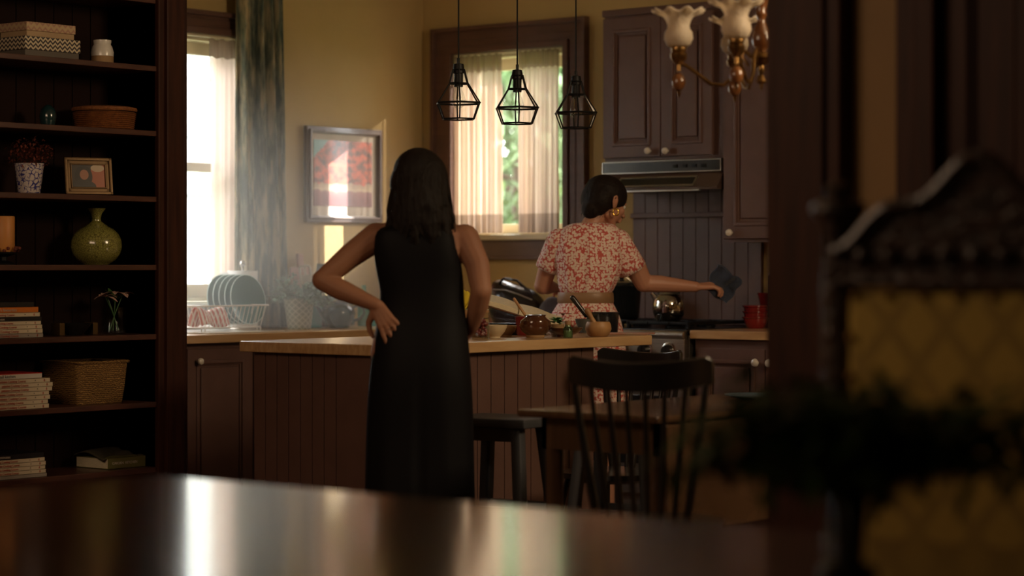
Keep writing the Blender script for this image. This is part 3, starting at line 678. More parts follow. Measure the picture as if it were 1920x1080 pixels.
# plates rack
ry0, _ = onX(330, .38); ry1, _ = onX(497, .52)
rk = thing('dish_rack', 'white wire dish rack holding green plates under the left window', 'dish rack', (.36, (ry0+ry1)/2, .91))
rx0, rx1, rz0, rz1 = .16, .56, .935, 1.035
def rect(x0, x1, y0, y1, z, r=.03, n=5):
    pts = []
    for cx, cy, a0 in ((x1-r, y1-r, 0), (x0+r, y1-r, PI/2), (x0+r, y0+r, PI), (x1-r, y0+r, 1.5*PI)):
        for i in range(n): a = a0+PI/2*i/(n-1); pts.append((cx+r*math.cos(a), cy+r*math.sin(a), z))
    return pts
MB().tube(rect(rx0, rx1, ry0, ry1, rz1), .0038, 8, closed=True).build('top_rim', M['rackwire'], rk)
b = MB().tube(rect(rx0+.03, rx1-.03, ry0+.03, ry1-.03, rz0), .003, 8, closed=True)
n = 15
for i in range(n):
    y = ry0+.03+(ry1-ry0-.06)*i/(n-1); yb = ry0+.04+(ry1-ry0-.08)*i/(n-1)
    b.tube([(rx0, y, rz1), (rx0+.03, yb, rz0), (rx1-.03, yb, rz0), (rx1, y, rz1)], .0018, 6)
for i in range(9):
    x = rx0+.04+(rx1-rx0-.08)*i/8; b.tube([(x, ry0, rz1), (x, ry0+.03, rz0), (x, ry1-.03, rz0), (x, ry1, rz1)], .0018, 6)
b.build('wire_basket', M['rackwire'], rk)
for x, y in ((rx0+.04, ry0+.04), (rx1-.04, ry0+.04), (rx0+.04, ry1-.04), (rx1-.04, ry1-.04)):
    MB().tube([(x, y-.012, rz0), (x, y-.01, .914), (x, y+.01, .914), (x, y+.012, rz0)], .003, 6).build('foot', M['rackwire'], rk)
tag(MB().box(rx0-.02, rx1+.06, ry0-.02, ry1+.03, .911, .9165, .002).build('draining_tray', M['white']), 'flat white tray under the wire dish rack', 'tray')
pr = .118
names = ['leftmost pale green plate standing in the white wire rack', 'second green plate from the left in the wire rack', 'middle green plate of five in the wire rack', 'fourth green plate from the left in the wire rack', 'rightmost green plate in the rack, its broad back showing']
def plate_mesh():
    return MB().lathe([(.0001, .0), (.05, 0), (.055, .004), (.09, .010), (pr-.002, .020), (pr, .022), (pr-.002, .0235), (.088, .014), (.05, .008), (.0001, .008)], n=56)
pX = [.245+.044*i for i in range(5)]; yP = onX(459, pX[4])[0]
p0 = None
for i, xp in enumerate(pX):
    t = thing('plate', names[i], 'plate', (xp, yP+.004*(4-i), rz0+pr+.004), 0, 'green plates in the dish rack')
    if p0 is None:
        po = plate_mesh().build('dish', M['plateback'], None); ro = MB().tube([((pr-.001)*math.cos(a*PI/32), (pr-.001)*math.sin(a*PI/32), .022) for a in range(64)], .0025, 6, closed=True).build('rim', M['platerim'])
        po.parent = t; ro.parent = t; p0 = (po, ro)
    else:
        for q in p0: c = q.copy(); COL.objects.link(c); c.parent = t
    d = Vector((-.50, -.86, .10)); d = Vector((.985, .05, .15))
    t.rotation_euler = d.to_track_quat('Z', 'Y').to_euler()
# checked towel in rack
st, nt, bs = new_mat('striped_towel'); bs.inputs['Roughness'].default_value = .9
tc = nd(nt, 'ShaderNodeTexCoord'); wv = nd(nt, 'ShaderNodeTexWave'); wv.bands_direction = 'Y'; wv.inputs['Scale'].default_value = 18; nt.links.new(tc.outputs['Object'], wv.inputs[0])
rp = nd(nt, 'ShaderNodeValToRGB'); rp.color_ramp.interpolation = 'CONSTANT'; rp.color_ramp.elements[0].color = (.55, .16, .13, 1); rp.color_ramp.elements[1].position = .5; rp.color_ramp.elements[1].color = (.8, .72, .66, 1)
nt.links.new(wv.outputs[0], rp.inputs[0]); nt.links.new(rp.outputs[0], bs.inputs['Base Color'])
b = MB().grid(24, 12, lambda u, v: Vector((.50-.10*v+.012*math.sin(9*u), ry0+.05+.17*u, .945+.075*math.sin(PI*v)+.01*math.sin(7*u+3*v))))
tag(b.build('dish_towel', st, mods=[('SOLIDIFY', dict(thickness=.006))]), 'red and white striped towel lying in the left end of the dish rack', 'towel')
# paper towels
y, D = onX(455, .17)
pt = thing('paper_towel_holder', 'white paper towel roll on a holder behind the plates', 'paper towels', (.17, y, .91)); pt.scale = (1.08, 1.08, 1.16)
MB().lathe([(.0001, 0), (.08, 0), (.082, .006), (.076, .012), (.0001, .012)], n=40).build('base', M['steel'], pt, world=False)
MB().cyl((0, 0, .01), (0, 0, .265), .006).ell((0, 0, .275), .014).build('rod', M['chrome'], pt, world=False)
MB().lathe([(.020, .014), (.066, .014), (.068, .018), (.068, .242), (.066, .246), (.020, .246)], n=48, cap=False).grid(6, 4, lambda u, v: Vector((-.02-.05*u, -.068-.008*u, .02+.22*v))).build('paper_roll', M['paper'], pt, world=False)
# potted plant
y, D = onX(561, .36)
pm, nt, bs = new_mat('lattice_pot'); bs.inputs['Roughness'].default_value = .5
tc = nd(nt, 'ShaderNodeTexCoord'); sp = nd(nt, 'ShaderNodeSeparateXYZ'); nt.links.new(tc.outputs['Object'], sp.inputs[0])
an = nd(nt, 'ShaderNodeMath', operation='ARCTAN2'); nt.links.new(sp.outputs[1], an.inputs[0]); nt.links.new(sp.outputs[0], an.inputs[1])
def mth(nt, op, a, b=None, c=None):
    n = nd(nt, 'ShaderNodeMath', operation=op)
    for i, v in enumerate((a, b, c)):
        if v is None: continue
        if isinstance(v, (int, float)): n.inputs[i].default_value = v
        else: nt.links.new(v, n.inputs[i])
    return n.outputs[0]
def diamond(nt, an, z, na, nz, w):
    p = mth(nt, 'MULTIPLY', an, na/(2*PI)); q = mth(nt, 'MULTIPLY', z, nz)
    a = mth(nt, 'PINGPONG', mth(nt, 'ADD', p, q), .5); b = mth(nt, 'PINGPONG', mth(nt, 'SUBTRACT', p, q), .5)
    return mth(nt, 'LESS_THAN', mth(nt, 'MINIMUM', a, b), w)
dm = diamond(nt, an.outputs[0], sp.outputs[2], 12, 34, .10)
mx = nd(nt, 'ShaderNodeMix', data_type='RGBA'); nt.links.new(dm, mx.inputs[0]); mx.inputs[6].default_value = (.20, .21, .14, 1); mx.inputs[7].default_value = (.42, .42, .32, 1); nt.links.new(mx.outputs[2], bs.inputs['Base Color'])
pp = thing('potted_plant', 'small-leaved dusty green plant in a lattice patterned pot by the drape', 'potted plant', (.36, y, .91))
MB().lathe([(.0001, 0), (.055, 0), (.058, .005), (.072, .135), (.075, .150), (.069, .150), (.066, .13), (.0001, .13)], n=48).build('pot', pm, pp, world=False)
random.seed(5); f = MB(); stm = MB()
for i in range(42):
    a = random.uniform(0, 2*PI); ln = random.uniform(.10, .19); el = random.uniform(.15, 1.35)
    d = Vector((math.cos(a)*math.cos(el), math.sin(a)*math.cos(el), math.sin(el))); b0 = Vector((math.cos(a)*.03, math.sin(a)*.03, .14)); pts = []
    for s_ in range(7):
        t = s_/6; p = b0+d*ln*t*Vector((1.15, 1.15, .82)).length/1.82-Vector((0, 0, .05*t*t)); p.z = max(p.z, .06); pts.append(p)
        if s_ > 1:
            for _ in range(7): f.leaf(p+Vector((random.gauss(0, .008), random.gauss(0, .008), random.gauss(0, .006))), (random.uniform(-1, 1), random.uniform(-1, 1), random.uniform(-.2, 1)), random.uniform(.016, .030), .014, .2, seg=2)
    stm.tube(pts, .0013, 5)
f.build('foliage', M['dustyleaf'], pp, world=False); stm.build('stems', M['leaf'], pp, world=False)
# teal canister, teapot, cutting board, utensils
def simple(name, label, cat, prof, m, px, X, z=.91, n=40, D=None, group=None, **k):
    y, _ = onX(px, X); t = MB().lathe(prof, n=n, **k).build(name, m); t.location = (X, y, z); return tag(t, label, cat, group)
simple('canister', 'teal ceramic canister beside the dark teapot', 'canister', [(.0001, 0), (.030, 0), (.033, .004), (.033, .10), (.030, .105), (.027, .10), (.027, .01), (.0001, .01)], M['teal'], 592, .20)
y, D = onX(636, .33); tp = thing('teapot', 'round dark green teapot on the worktop behind the elbow', 'teapot', (.33, y, .9106), math.radians(38))
b = MB().lathe([(.0001, 0), (.048, 0), (.052, .005), (.070, .035), (.080, .065), (.076, .090), (.060, .112), (.040, .120), (.0001, .120)], n=44); b.build('pot_body', M['teapot'], tp, world=False)
MB().lathe([(.044, .117), (.042, .126), (.025, .137), (.010, .140), (.008, .146), (.014, .152), (.010, .162), (.0001, .164)], n=32).build('lid', M['teapot'], tp, world=False)
MB().tube([(-.060, 0, .045), (-.085, 0, .065), (-.100, 0, .095), (-.125, 0, .125)], .01, 14, rad=[.022, .016, .011, .008]).build('spout', M['teapot'], tp, world=False)
MB().tube([(.070, 0, .100), (.095, 0, .115), (.122, 0, .100), (.125, 0, .070), (.105, 0, .045), (.072, 0, .035)], .007, 12).build('handle', M['teapot'], tp, world=False)
y, _ = onX(566, .04)
b = MB().box(-.009, .009, -.075, .075, 0, .30, .006).box(-.009, .009, -.02, .02, .29, .37, .006); o = b.build('cutting_board', mat('pink_wood', (.50, .28, .22), .6)); o.location = (.05, y, .912); o.rotation_euler = (0, math.radians(-4), 0); tag(o, 'pale wooden cutting board standing against the left wall behind the plant', 'cutting board')
y, _ = onX(596, .11); cr = simple('utensil_crock', 'dark ceramic crock holding kitchen utensils on the left worktop', 'crock', [(.0001, 0), (.055, 0), (.058, .005), (.06, .15), (.056, .155), (.052, .15), (.052, .01), (.0001, .01)], M['teapot'], 598, .12)
def utensil(name, label, px, lean, kind, m):
    y, _ = onX(px, .12); t = thing(name, label, 'utensil', (.12, y, .925)); t.rotation_euler = (lean[0], lean[1], TH)
    if kind == 'turner':
        MB().cyl((0, 0, 0), (0, 0, .20), .006).build('handle', m, t, world=False)
        b = MB().tube(rect(-.026, .026, -.004, .09, 0, .012), .006, 6, closed=True); bmesh.ops.transform(b.bm, matrix=Matrix.Translation((0, 0, .205)) @ Matrix.Rotation(PI/2, 4, 'X'), verts=b.bm.verts[:])
        b.box(-.024, .024, -.003, .003, .21, .25).box(-.005, .005, -.003, .003, .2, .29); b.build('slotted_head', m, t, world=False)
    else:
        MB().cyl((0, 0, 0), (0, 0, .21), .006).build('handle', m, t, world=False)
        MB().box(-.03, .03, -.004, .004, .205, .305, .003).build('head', m, t, world=False)
utensil('slotted_turner', 'white slotted turner standing in the dark crock', 582, (0, -.10, 0), 'turner', M['white'])
utensil('spatula', 'broad dark spatula standing in the crock beside the white turner', 594, (0, .10, 0), 'flat', M['teapot'])
y, _ = onX(650, .08); bkm = mat('green_cover', (.05, .13, .11), .6); o = MB().box(-.012, .012, -.08, .08, 0, .17, .002).build('recipe_tin', bkm); o.location = (.05, y, .912); o.rotation_euler = (0, -.12, 0); tag(o, 'dark green flat tin standing against the wall behind the teapot', 'tin')
simple('bottle', 'green glass bottle between the teapot and the ribbed teal jar', 'bottle', [(.0001, 0), (.030, 0), (.032, .005), (.032, .12), (.024, .15), (.012, .17), (.012, .21), (.0001, .21)], mat('green_bottle', (.10, .35, .26), .1, coat=.5), 682, .18)
simple('ribbed_jar', 'ribbed teal jar on the left worktop beside the hip of the woman in black', 'jar', [(.0001, 0), (.036, 0)]+[(.040+(.0022 if i % 2 else 0), .006+i*.007) for i in range(17)]+[(.034, .13), (.0001, .13)], mat('bright_teal', (.10, .50, .48), .3, coat=.4), 704, .22)
# ================================================================ ON THE ISLAND
def islp(px, py, z=IZ): p, D = onZ(px, py, z); return p, D
def put(o, px, py, z=IZ):
    p, D = islp(px, py, z); o.location = (p.x, p.y, z+.0005); return o
def bowl(R, H, foot=.5, t=.005):
    return [(.0001, 0), (R*foot, 0), (R*foot, .006), (R*.78, H*.45), (R*.95, H*.8), (R, H), (R-t, H), (R*.9-t, H*.78), (R*.72-t, H*.45), (R*.35, .012), (.0001, .010)]
o = put(MB().lathe(bowl(.055, .052), n=40).build('bowl', mat('cream_bowl', (.66, .55, .36), .35, coat=.4)), 926, 634); tag(o, 'cream ceramic bowl at the left end of the row on the island', 'bowl')
o = put(MB().lathe(bowl(.042, .044), n=40).build('bowl', M['clay']), 950, 631); tag(o, 'small tan bowl just behind the cream bowl on the island', 'bowl')
pt_ = thing('glazed_pot', 'round brown glazed pot with a wooden spoon standing in it', 'pot', (0, 0, 0)); put(pt_, 1004, 633); pt_.scale = (.94, .94, .94)
MB().lathe([(.038, 0), (.040, .006), (.038, .014), (.0001, .014)], n=36, cap=True).build('tan_base', M['clay'], pt_, world=False)
MB().lathe([(.038, .010), (.060, .028), (.069, .05), (.064, .072), (.046, .086), (.043, .092), (.048, .097), (.043, .098), (.038, .09), (.058, .07), (.06, .05), (.03, .02), (.0001, .018)], n=44).build('pot_body', M['browngl'], pt_, world=False)
p = pt_.location; lr = UR
MB_s = MB().cap(p+Vector((0, 0, .03)), p+Vector((0, 0, .155))-lr*.085, .0055, .006).ell(p+Vector((0, 0, .03)), (.02, .014, .01))
tag(MB_s.build('wooden_spoon', M['woodlight']), 'wooden spoon leaning left out of the brown glazed pot', 'spoon')
o = put(MB().lathe([(.0001, 0), (.034, 0), (.037, .01), (.042, .07), (.045, .078), (.040, .078), (.037, .07), (.03, .01), (.0001, .008)], n=36).build('ramekin', M['redgl']), 985, 629); tag(o, 'red glazed cup half hidden behind the brown glazed pot', 'cup')
o = put(MB().lathe(bowl(.075, .038, .45), n=44).build('bowl', M['browngl']), 1058, 632); tag(o, 'low dark brown bowl behind the small corked jar', 'bowl')
wb = put(MB().lathe(bowl(.055, .06, .6), n=44).build('bowl', M['wooddark']), 1070, 621); wb.location.z = IZ+.02; tag(wb, 'dark wooden bowl raised on a board behind the mint sprig', 'bowl')
bd = MB().lathe([(.0001, 0), (.085, 0), (.088, .004), (.088, .016), (.085, .0195), (.0001, .0195)], n=40).build('round_board', M['wooddark']); bd.location = (wb.location.x, wb.location.y, IZ+.0005); tag(bd, 'round dark wooden board under the dark wooden bowl', 'board')
jp, D = islp(1045, 631)
cu = MB().lathe([(.0001, 0), (.024, 0), (.027, .01), (.030, .05), (.028, .05), (.022, .008), (.0001, .007)], n=32).build('small_cup', M['clay']); cu.location = (jp.x, jp.y, IZ+.0005); tag(cu, 'small clay cup holding a sprig of mint', 'cup')
random.seed(2); f = MB()
for i in range(26):
    a = random.uniform(0, 2*PI); f.leaf(Vector((jp.x, jp.y, IZ+.05))+Vector((math.cos(a)*.012, math.sin(a)*.012, random.uniform(0, .022))), (math.cos(a), math.sin(a), random.uniform(.1, 1)), random.uniform(.022, .038), .02, .3)
tag(f.build('mint_sprig', M['mint']), 'bright green mint sprig between the brown pot and the corked jar', 'herb')
cj = thing('spice_jar', 'tiny glass jar with a cork stopper at the front of the island', 'jar'); put(cj, 1065, 634)
MB().lathe([(.0001, 0), (.018, 0), (.020, .004), (.020, .038), (.013, .047), (.013, .054), (.011, .054), (.011, .046), (.018, .036), (.018, .004), (.0001, .003)], n=32).build('glass', M['greenglass'], cj, world=False)
MB().lathe([(.0001, .004), (.0165, .004), (.0165, .030), (.0001, .031)], n=24).build('spice', M['clay'], cj, world=False)
MB().lathe([(.0001, .045), (.0105, .045), (.013, .068), (.0001, .069)], n=24).build('cork', M['cork'], cj, world=False)
mo_ = thing('mortar', 'turned wooden mortar on the right of the corked jar', 'mortar'); put(mo_, 1122, 631)
MB().lathe([(.0001, 0), (.036, 0), (.045, .008), (.054, .03), (.052, .048), (.046, .060), (.043, .060), (.047, .046), (.04, .02), (.0001, .012)], n=44).build('mortar_bowl', M['woodlight'], mo_, world=False)
p = mo_.location
tag(MB().chain([p+Vector((0, 0, .026)), p+Vector((0, 0, .075))-UR*.028, p+Vector((0, 0, .105))-UR*.045], [.014, .0095, .013]).build('pestle', M['woodlight']), 'wooden pestle leaning left in the wooden mortar', 'pestle')
sk = thing('saucepan', 'small dark saucepan with an upright black handle behind the mortar', 'pan'); put(sk, 1130, 624)
MB().lathe([(.0001, 0), (.062, 0), (.066, .005), (.070, .085), (.073, .088), (.068, .088), (.062, .01), (.0001, .008)], n=40).build('pan_body', M['darkpot'], sk, world=False)
h0 = Vector((-.072*.772, -.072*.6356, .075)); MB().cap(h0, h0+Vector((-.045, -.035, .075)), .010, .012).build('handle', M['black'], sk, world=False)
o = put(MB().lathe(bowl(.05, .06, .6), n=40).build('bowl', M['stone']), 1100, 624); tag(o, 'grey stone bowl half hidden behind the wooden mortar', 'bowl')
lo, D = islp(1185, 627); mg = MB().box(-.10, .10, -.075, .075, 0, .006, .002); o = mg.build('magazine', mat('magazine_paper', (.42, .33, .25), .4, c2=(.5, .12, .08), scale=9)); o.location = (lo.x-.02, lo.y, IZ+.0006); o.rotation_euler = (0, 0, .4); tag(o, 'thin magazine lying flat at the right end of the island', 'magazine')
# open cookbook on a stand
c, D = islp(962, 626); ck = thing('open_cookbook', 'large open cookbook lying tilted on the island behind the bowls', 'book', (c.x, c.y, IZ+.040), 0)
ck.rotation_euler = (math.radians(6), math.radians(17), TH+.05)
def pgs(sx):
    return lambda u, v: Vector((sx*(.004+.19*u), -.13+.26*v, .078+.007*math.sin(PI*min(u*1.3, 1))*(1-.5*u)))
for sx in (-1, 1):
    b = MB(); N = 14
    top = [pgs(sx)(i/(N-1), 0) for i in range(N)]
    poly = [(p.x, p.z) for p in top]+[(sx*.192, .062), (sx*.002, .062)]
    b.prism(poly, 1, -.13, .13); b.build('page_block', M['page'], ck, world=False, angle=50)
MB().box(-.20, .20, -.136, .136, .056, .061, .002).build('cover', M['wooddark'], ck, world=False)
cs, D = islp(957, 627); b = MB().box(-.15, .15, -.10, .10, 0, .008, .002).box(-.15, .15, -.10, -.092, .0, .045, .002).box(-.15, .15, .092, .10, 0, .045, .002).box(-.15, -.142, -.1, .1, 0, .045, .002).box(.142, .15, -.1, .1, 0, .045, .002)
o = b.build('baking_tin', M['darkpot']); o.location = (cs.x, cs.y, IZ+.0006); o.rotation_euler = (0, 0, TH); tag(o, 'dark rectangular tin carrying the open cookbook', 'tin')
# glass jar beside the right hand
gj, D = islp(900, 636); o = thing('glass_jar', 'clear glass jar of red berries at the elbow of the woman in black', 'jar', (gj.x, gj.y, IZ+.0005))
MB().lathe([(.0001, 0), (.036, 0), (.038, .005), (.038, .105), (.036, .105), (.036, .006), (.0001, .005)], n=36).build('glass', M['clearglass'], o, world=False)
random.seed(8); b = MB()
for i in range(90):
    a = random.uniform(0, 2*PI); r = .027*math.sqrt(random.random()); b.ell((r*math.cos(a), r*math.sin(a), .014+.06*random.random()), .0075, u=8, v=6)
b.build('berries', M['redgl'], o, world=False); o.children[-1]['kind'] = 'stuff'
# crate with produce behind woman 1's right arm
cp = atD(876, 9.35); cr = thing('wooden_crate', 'light wooden crate of packets behind the right arm of the woman in black', 'crate', (cp.x, cp.y, IZ+.0005), TH)
cp2 = Vector((cp.x, cp.y, IZ))
b = MB().box(-.08, .08, -.08, .08, 0, .008); 
for i in range(3):
    z = .004+i*.037; b.box(-.085, .085, -.088, -.080, z, z+.032, .002).box(-.085, .085, .080, .088, z, z+.032, .002).box(-.088, -.080, -.085, .085, z, z+.032, .002).box(.080, .088, -.085, .085, z, z+.032, .002)
b.build('crate_body', M['woodlight'], cr, world=False)
b = MB(); random.seed(4)
for i in range(12): b.box(-.06+random.random()*.1, -.03+random.random()*.1, -.06+random.random()*.1, -.02+random.random()*.1, .02, .10+random.random()*.025, .004)
q = b.build('packets', mat('packet_paper', (.55, .47, .3), .6, c2=(.15, .3, .1), scale=30), cr, world=False)
b = MB().grid(22, 22, lambda u, v: Vector((-.075+.15*u, -.07+.14*v, .128+.045*math.sin(3.1*u)*math.sin(3.1*v)+.014*math.sin(13*u+5*v)+.01*math.sin(17*v-6*u))))
o = b.build('yellow_cloth', M['yellowcl'], mods=[('SOLIDIFY', dict(thickness=.006))]); o.location = cr.location; o.rotation_euler = (0, 0, TH); tag(o, 'crumpled yellow cloth on top of the light wooden crate', 'cloth')
# leather bag and bundled cloth on the corner worktop
bp_, D = onY(975, -.42)
bg_ = thing('leather_bag', 'glossy black leather bag slumped on the corner worktop under the window', 'bag', (bp_, -.42, .911), .15)
b = MB(); b.loft([(0, 0, 0, .13, .09, .7), (0, 0, .04, .155, .105, .7), (-.005, 0, .11, .16, .105, .75), (-.01, 0, .17, .15, .085, .8), (-.02, 0, .205, .115, .05, .8), (-.02, 0, .215, .09, .02, .8)], n=48, f=lambda a, x, y, i, z: (x*(1+.03*math.sin(9*a+z*40)), y*(1+.05*math.sin(7*a-z*30)), -.045*(x/.16) if z > .05 else 0))
b.build('bag_body', M['leather'], bg_, world=False, mods=[('SUBSURF', dict(levels=1, render_levels=1))])
MB().tube([(-.12, -.03, .20), (-.06, -.06, .245), (.02, -.065, .235), (.09, -.04, .17)], .007, 10).build('strap', M['leather'], bg_, world=False)
MB().tube([(-.10, -.095, .19), (-.02, -.108, .188), (.06, -.105, .165), (.12, -.085, .14)], .003, 6).build('zip', M['steel'], bg_, world=False)
bx_, D = onY(1046, -.50); b = MB().ell((0, 0, .075), (.115, .09, .075), u=40, v=24)
for v in b.bm.verts: v.co += v.co.normalized()*.02*noise.noise(v.co*16); v.co.z = max(v.co.z, 0)
o = b.build('bundled_jacket', mat('dark_knit', (.035, .022, .025), .8, bump=.4)); o.location = (bx_, -.50, .911); tag(o, 'dark jacket bundled on the corner worktop beside the leather bag', 'jacket')
bx_, D = onY(930, -.2); b = MB().box(-.08, .08, -.03, .03, 0, .19, .004); o = b.build('cookbook', mat('rose_cover', (.30, .12, .10), .6)); o.location = (bx_, -.13, .911); tag(o, 'rose-coloured book standing against the wall behind the leather bag', 'book')
# stock pot + kettle on the stove
kx, D = onY(1166, -.30); GZ = .9605
o = thing('stock_pot', 'black stock pot with wire handle on the left of the hob', 'pot', (min(max(kx, SX0+.14), 2.0), -.24, GZ))
o.location.x = onY(1166, -.24)[0]
MB().lathe([(.0001, 0), (.080, 0), (.086, .006), (.098, .155), (.102, .16), (.098, .165), (.0001, .165)], n=44).build('pot_body', M['darkpot'], o, world=False)
MB().lathe([(.100, .166), (.095, .176), (.05, .188), (.012, .19), (.012, .20), (.016, .208), (.0001, .21)], n=40).build('lid', M['darkpot'], o, world=False)
MB().tube([(-.10, 0, .14), (-.10, -.03, .17), (-.06, -.07, .215), (0, -.085, .23), (.06, -.07, .215), (.10, -.03, .17), (.10, 0, .14)], .003, 8).build('handle', M['steel'], o, world=False)
kx, D = onY(1254, -.47)
kt = thing('kettle', 'round polished steel kettle on the front of the hob', 'kettle', (kx, -.47, GZ), TH)
MB().lathe([(.0001, 0), (.055, 0), (.058, .004), (.071, .028), (.077, .060), (.073, .092), (.060, .116), (.044, .127), (.0001, .128)], n=56).build('kettle_body', M['chrome'], kt, world=False)
MB().lathe([(.046, .126), (.040, .135), (.022, .142), (.008, .144), (.0001, .145)], n=36).ell((0, 0, .150), .009).build('lid', M['steel'], kt, world=False)
MB().tube([(-.050, 0, .095), (-.066, 0, .112), (-.082, 0, .132)], .01, 14, rad=[.018, .014, .010]).build('spout', M['chrome'], kt, world=False)
MB().ell((-.078, 0, .142), (.010, .010, .006)).build('spout_cap', M['black'], kt, world=False)
MB().tube([(-.045, 0, .118), (-.052, 0, .150), (-.035, 0, .185), (0, 0, .198), (.035, 0, .185), (.052, 0, .150), (.045, 0, .118)], .0055, 12).build('handle', M['black'], kt, world=False)
# red bowls, red cup and grey box on the right worktop
bx_, D = onY(1422, -.22); h = [(.0001, 0), (.038, 0), (.044, .006), (.054, .030), (.058, .046), (.064, .050), (.065, .055), (.060, .056), (.055, .050), (.050, .03), (.04, .010), (.0001, .009)]
lb = ['lowest of the three red bowls stacked on the right worktop', 'middle red bowl of the stack on the right worktop', 'topmost of the three red bowls stacked on the right worktop']
for i in range(3):
    o = MB().lathe(h, n=40).build('bowl', M['redgl']); o.location = (bx_, -.24, ZR+.0006+i*.026); tag(o, lb[i], 'bowl', 'stacked red bowls')
bx2, D = onY(1440, -.085); o = MB().lathe([(.0001, 0), (.034, 0), (.036, .01), (.036, .10), (.044, .135), (.052, .165), (.047, .165), (.040, .135), (.032, .1), (.0001, .09)], n=36).build('vase', M['redgl']); o.location = (bx2, -.085, ZR+.0006); tag(o, 'tall flared red vase behind the stacked red bowls', 'vase')
bx3, D = onY(1454, -.16); o = thing('upright_box', 'upright grey and black box at the right end of the visible worktop', 'box', (bx3+.035, -.17, ZR+.0006)); MB().box(-.03, .05, -.06, .06, 0, .26, .006).build('case', M['steel'], o, world=False); MB().box(-.026, .046, -.066, -.055, .05, .25, .003).build('front_panel', M['black'], o, world=False)
# ================================================================ CHAIRS, STOOL, KITCHEN TABLE
TX0, TX1, TY0, TY1 = 3.50, 4.07, -3.47, -1.75
tb = thing('kitchen_table', 'dark wooden drop-leaf table between the chairs and the doorway post', 'table', ((TX0+TX1)/2, (TY0+TY1)/2, 0))
MB().box(TX0, TX1, TY0, TY1, .726, .75, .008).build('tabletop', M['ktable'], tb)
MB().box(TX1+.002, TX1+.022, TY0+.02, TY1, .38, .722, .006).build('drop_leaf', M['ktable'], tb)
MB().box(TX0+.05, TX1-.05, TY0+.07, TY0+.09, .62, .725).box(TX0+.05, TX1-.05, TY1-.09, TY1-.07, .62, .725).box(TX0+.05, TX0+.07, TY0+.07, TY1-.07, .62, .725).box(TX1-.07, TX1-.05, TY0+.07, TY1-.07, .62, .725).build('apron', M['ktable'], tb)
for x in (TX0+.08, TX1-.08):
    for y in (TY0+.10, TY1-.10): MB().lathe([(.022, 0), (.017, .05), (.026, .3), (.02, .36), (.03, .42), (.03, .727)], (x, y, 0), 20).build('leg', M['ktable'], tb)
pl, D = onZ(1416, 747, .75); o = MB().lathe([(.0001, 0), (.07, 0), (.10, .006), (.125, .012), (.126, .015), (.0001, .010)], n=48).build('plate', mat('blue_glaze', (.10, .20, .26), .3, coat=.4)); o.location = (pl.x+.02, pl.y, .7506); tag(o, 'blue-grey plate lying flat on the kitchen table by the post', 'plate')
pl, D = onZ(1462, 752, .75); o = MB().lathe([(.0001, 0), (.035, 0), (.038, .004), (.038, .10), (.03, .105), (.0001, .105)], n=36).build('tin', bkm); o.location = (pl.x, pl.y, .7506); tag(o, 'dark green tin on the kitchen table, cut off by the doorway post', 'tin')
def windsor(label, loc, rz, sc=1, m=None, group='black spindle-back chairs'):
    m = m or M['black']; t = thing('spindle_back_chair', label, 'chair', (loc[0], loc[1], 0), rz, group); t.scale = (sc, sc, sc)
    # local: faces +y, back at -y
    def rail(u, dz=0, off=0):
        a = (u-.5)*2; return Vector((a*.215, -.255+.075*a*a-off, .855+.086*dz+.022*a*a))
    n = 24; b = MB(); rows = []
    for i in range(n+1):
        u = i/n; taper = 1 if .02 < u < .98 else .8
        rows.append([b.bm.verts.new(q) for q in (rail(u, 0, .009), rail(u, 1*taper, .013), rail(u, 1*taper, -.009), rail(u, 0, -.009))])
    for p, q in zip(rows, rows[1:]):
        for j in range(4): b.bm.faces.new((p[j], p[(j+1) % 4], q[(j+1) % 4], q[j]))
    b.bm.faces.new(rows[0]); b.bm.faces.new(rows[-1][::-1])
    b.build('top_rail', m, t, world=False, mods=[('BEVEL', dict(width=.004, segments=2))])
    b = MB(); b.loft([(0, 0, .425, .17, .17, .8), (0, 0, .44, .205, .20, .8), (0, 0, .462, .212, .205, .8), (0, 0, .466, .19, .185, .8)], n=48); b.build('seat', m, t, world=False)
    for i in range(8):
        u = .045+.91*i/7; p = rail(u); q = Vector(((u-.5)*.29, -.165, .46)); mid = (p+q)/2
        MB().tube([q, (q+mid)/2, mid, (p+mid)/2, p+Vector((0, 0, .015))], .007, 10, rad=[.0075, .0095, .010, .0085, .0065] if 0 < i < 7 else [.011, .014, .013, .011, .009]).build('spindle', m, t, world=False)
    for sx in (-1, 1):
        for sy in (-1, 1): MB().tube([(sx*.13, sy*.13, .43), (sx*.165, sy*.165, .25), (sx*.21, sy*.21, 0)], .015, 12, rad=[.013, .019, .011]).build('leg', m, t, world=False)
        MB().tube([(sx*.177, -.177, .19), (sx*.177, 0, .19), (sx*.177, .177, .19)], .009, 8, rad=[.007, .011, .007]).build('stretcher', m, t, world=False)
    return t
c1 = atD(1231, 6.62); windsor('black spindle-back chair with its curved rail towards the foreground table', (c1.x+UR.x*0+VF.x*.22, c1.y+VF.y*.22), TH+math.radians(-14), 1.0)
rz2 = TH+math.radians(140); c2 = atD(1222, 8.98); windsor('black spindle-back chair on the far side of the kitchen table', (c2.x-math.sin(rz2)*.25, c2.y+math.cos(rz2)*.25), rz2, .935)
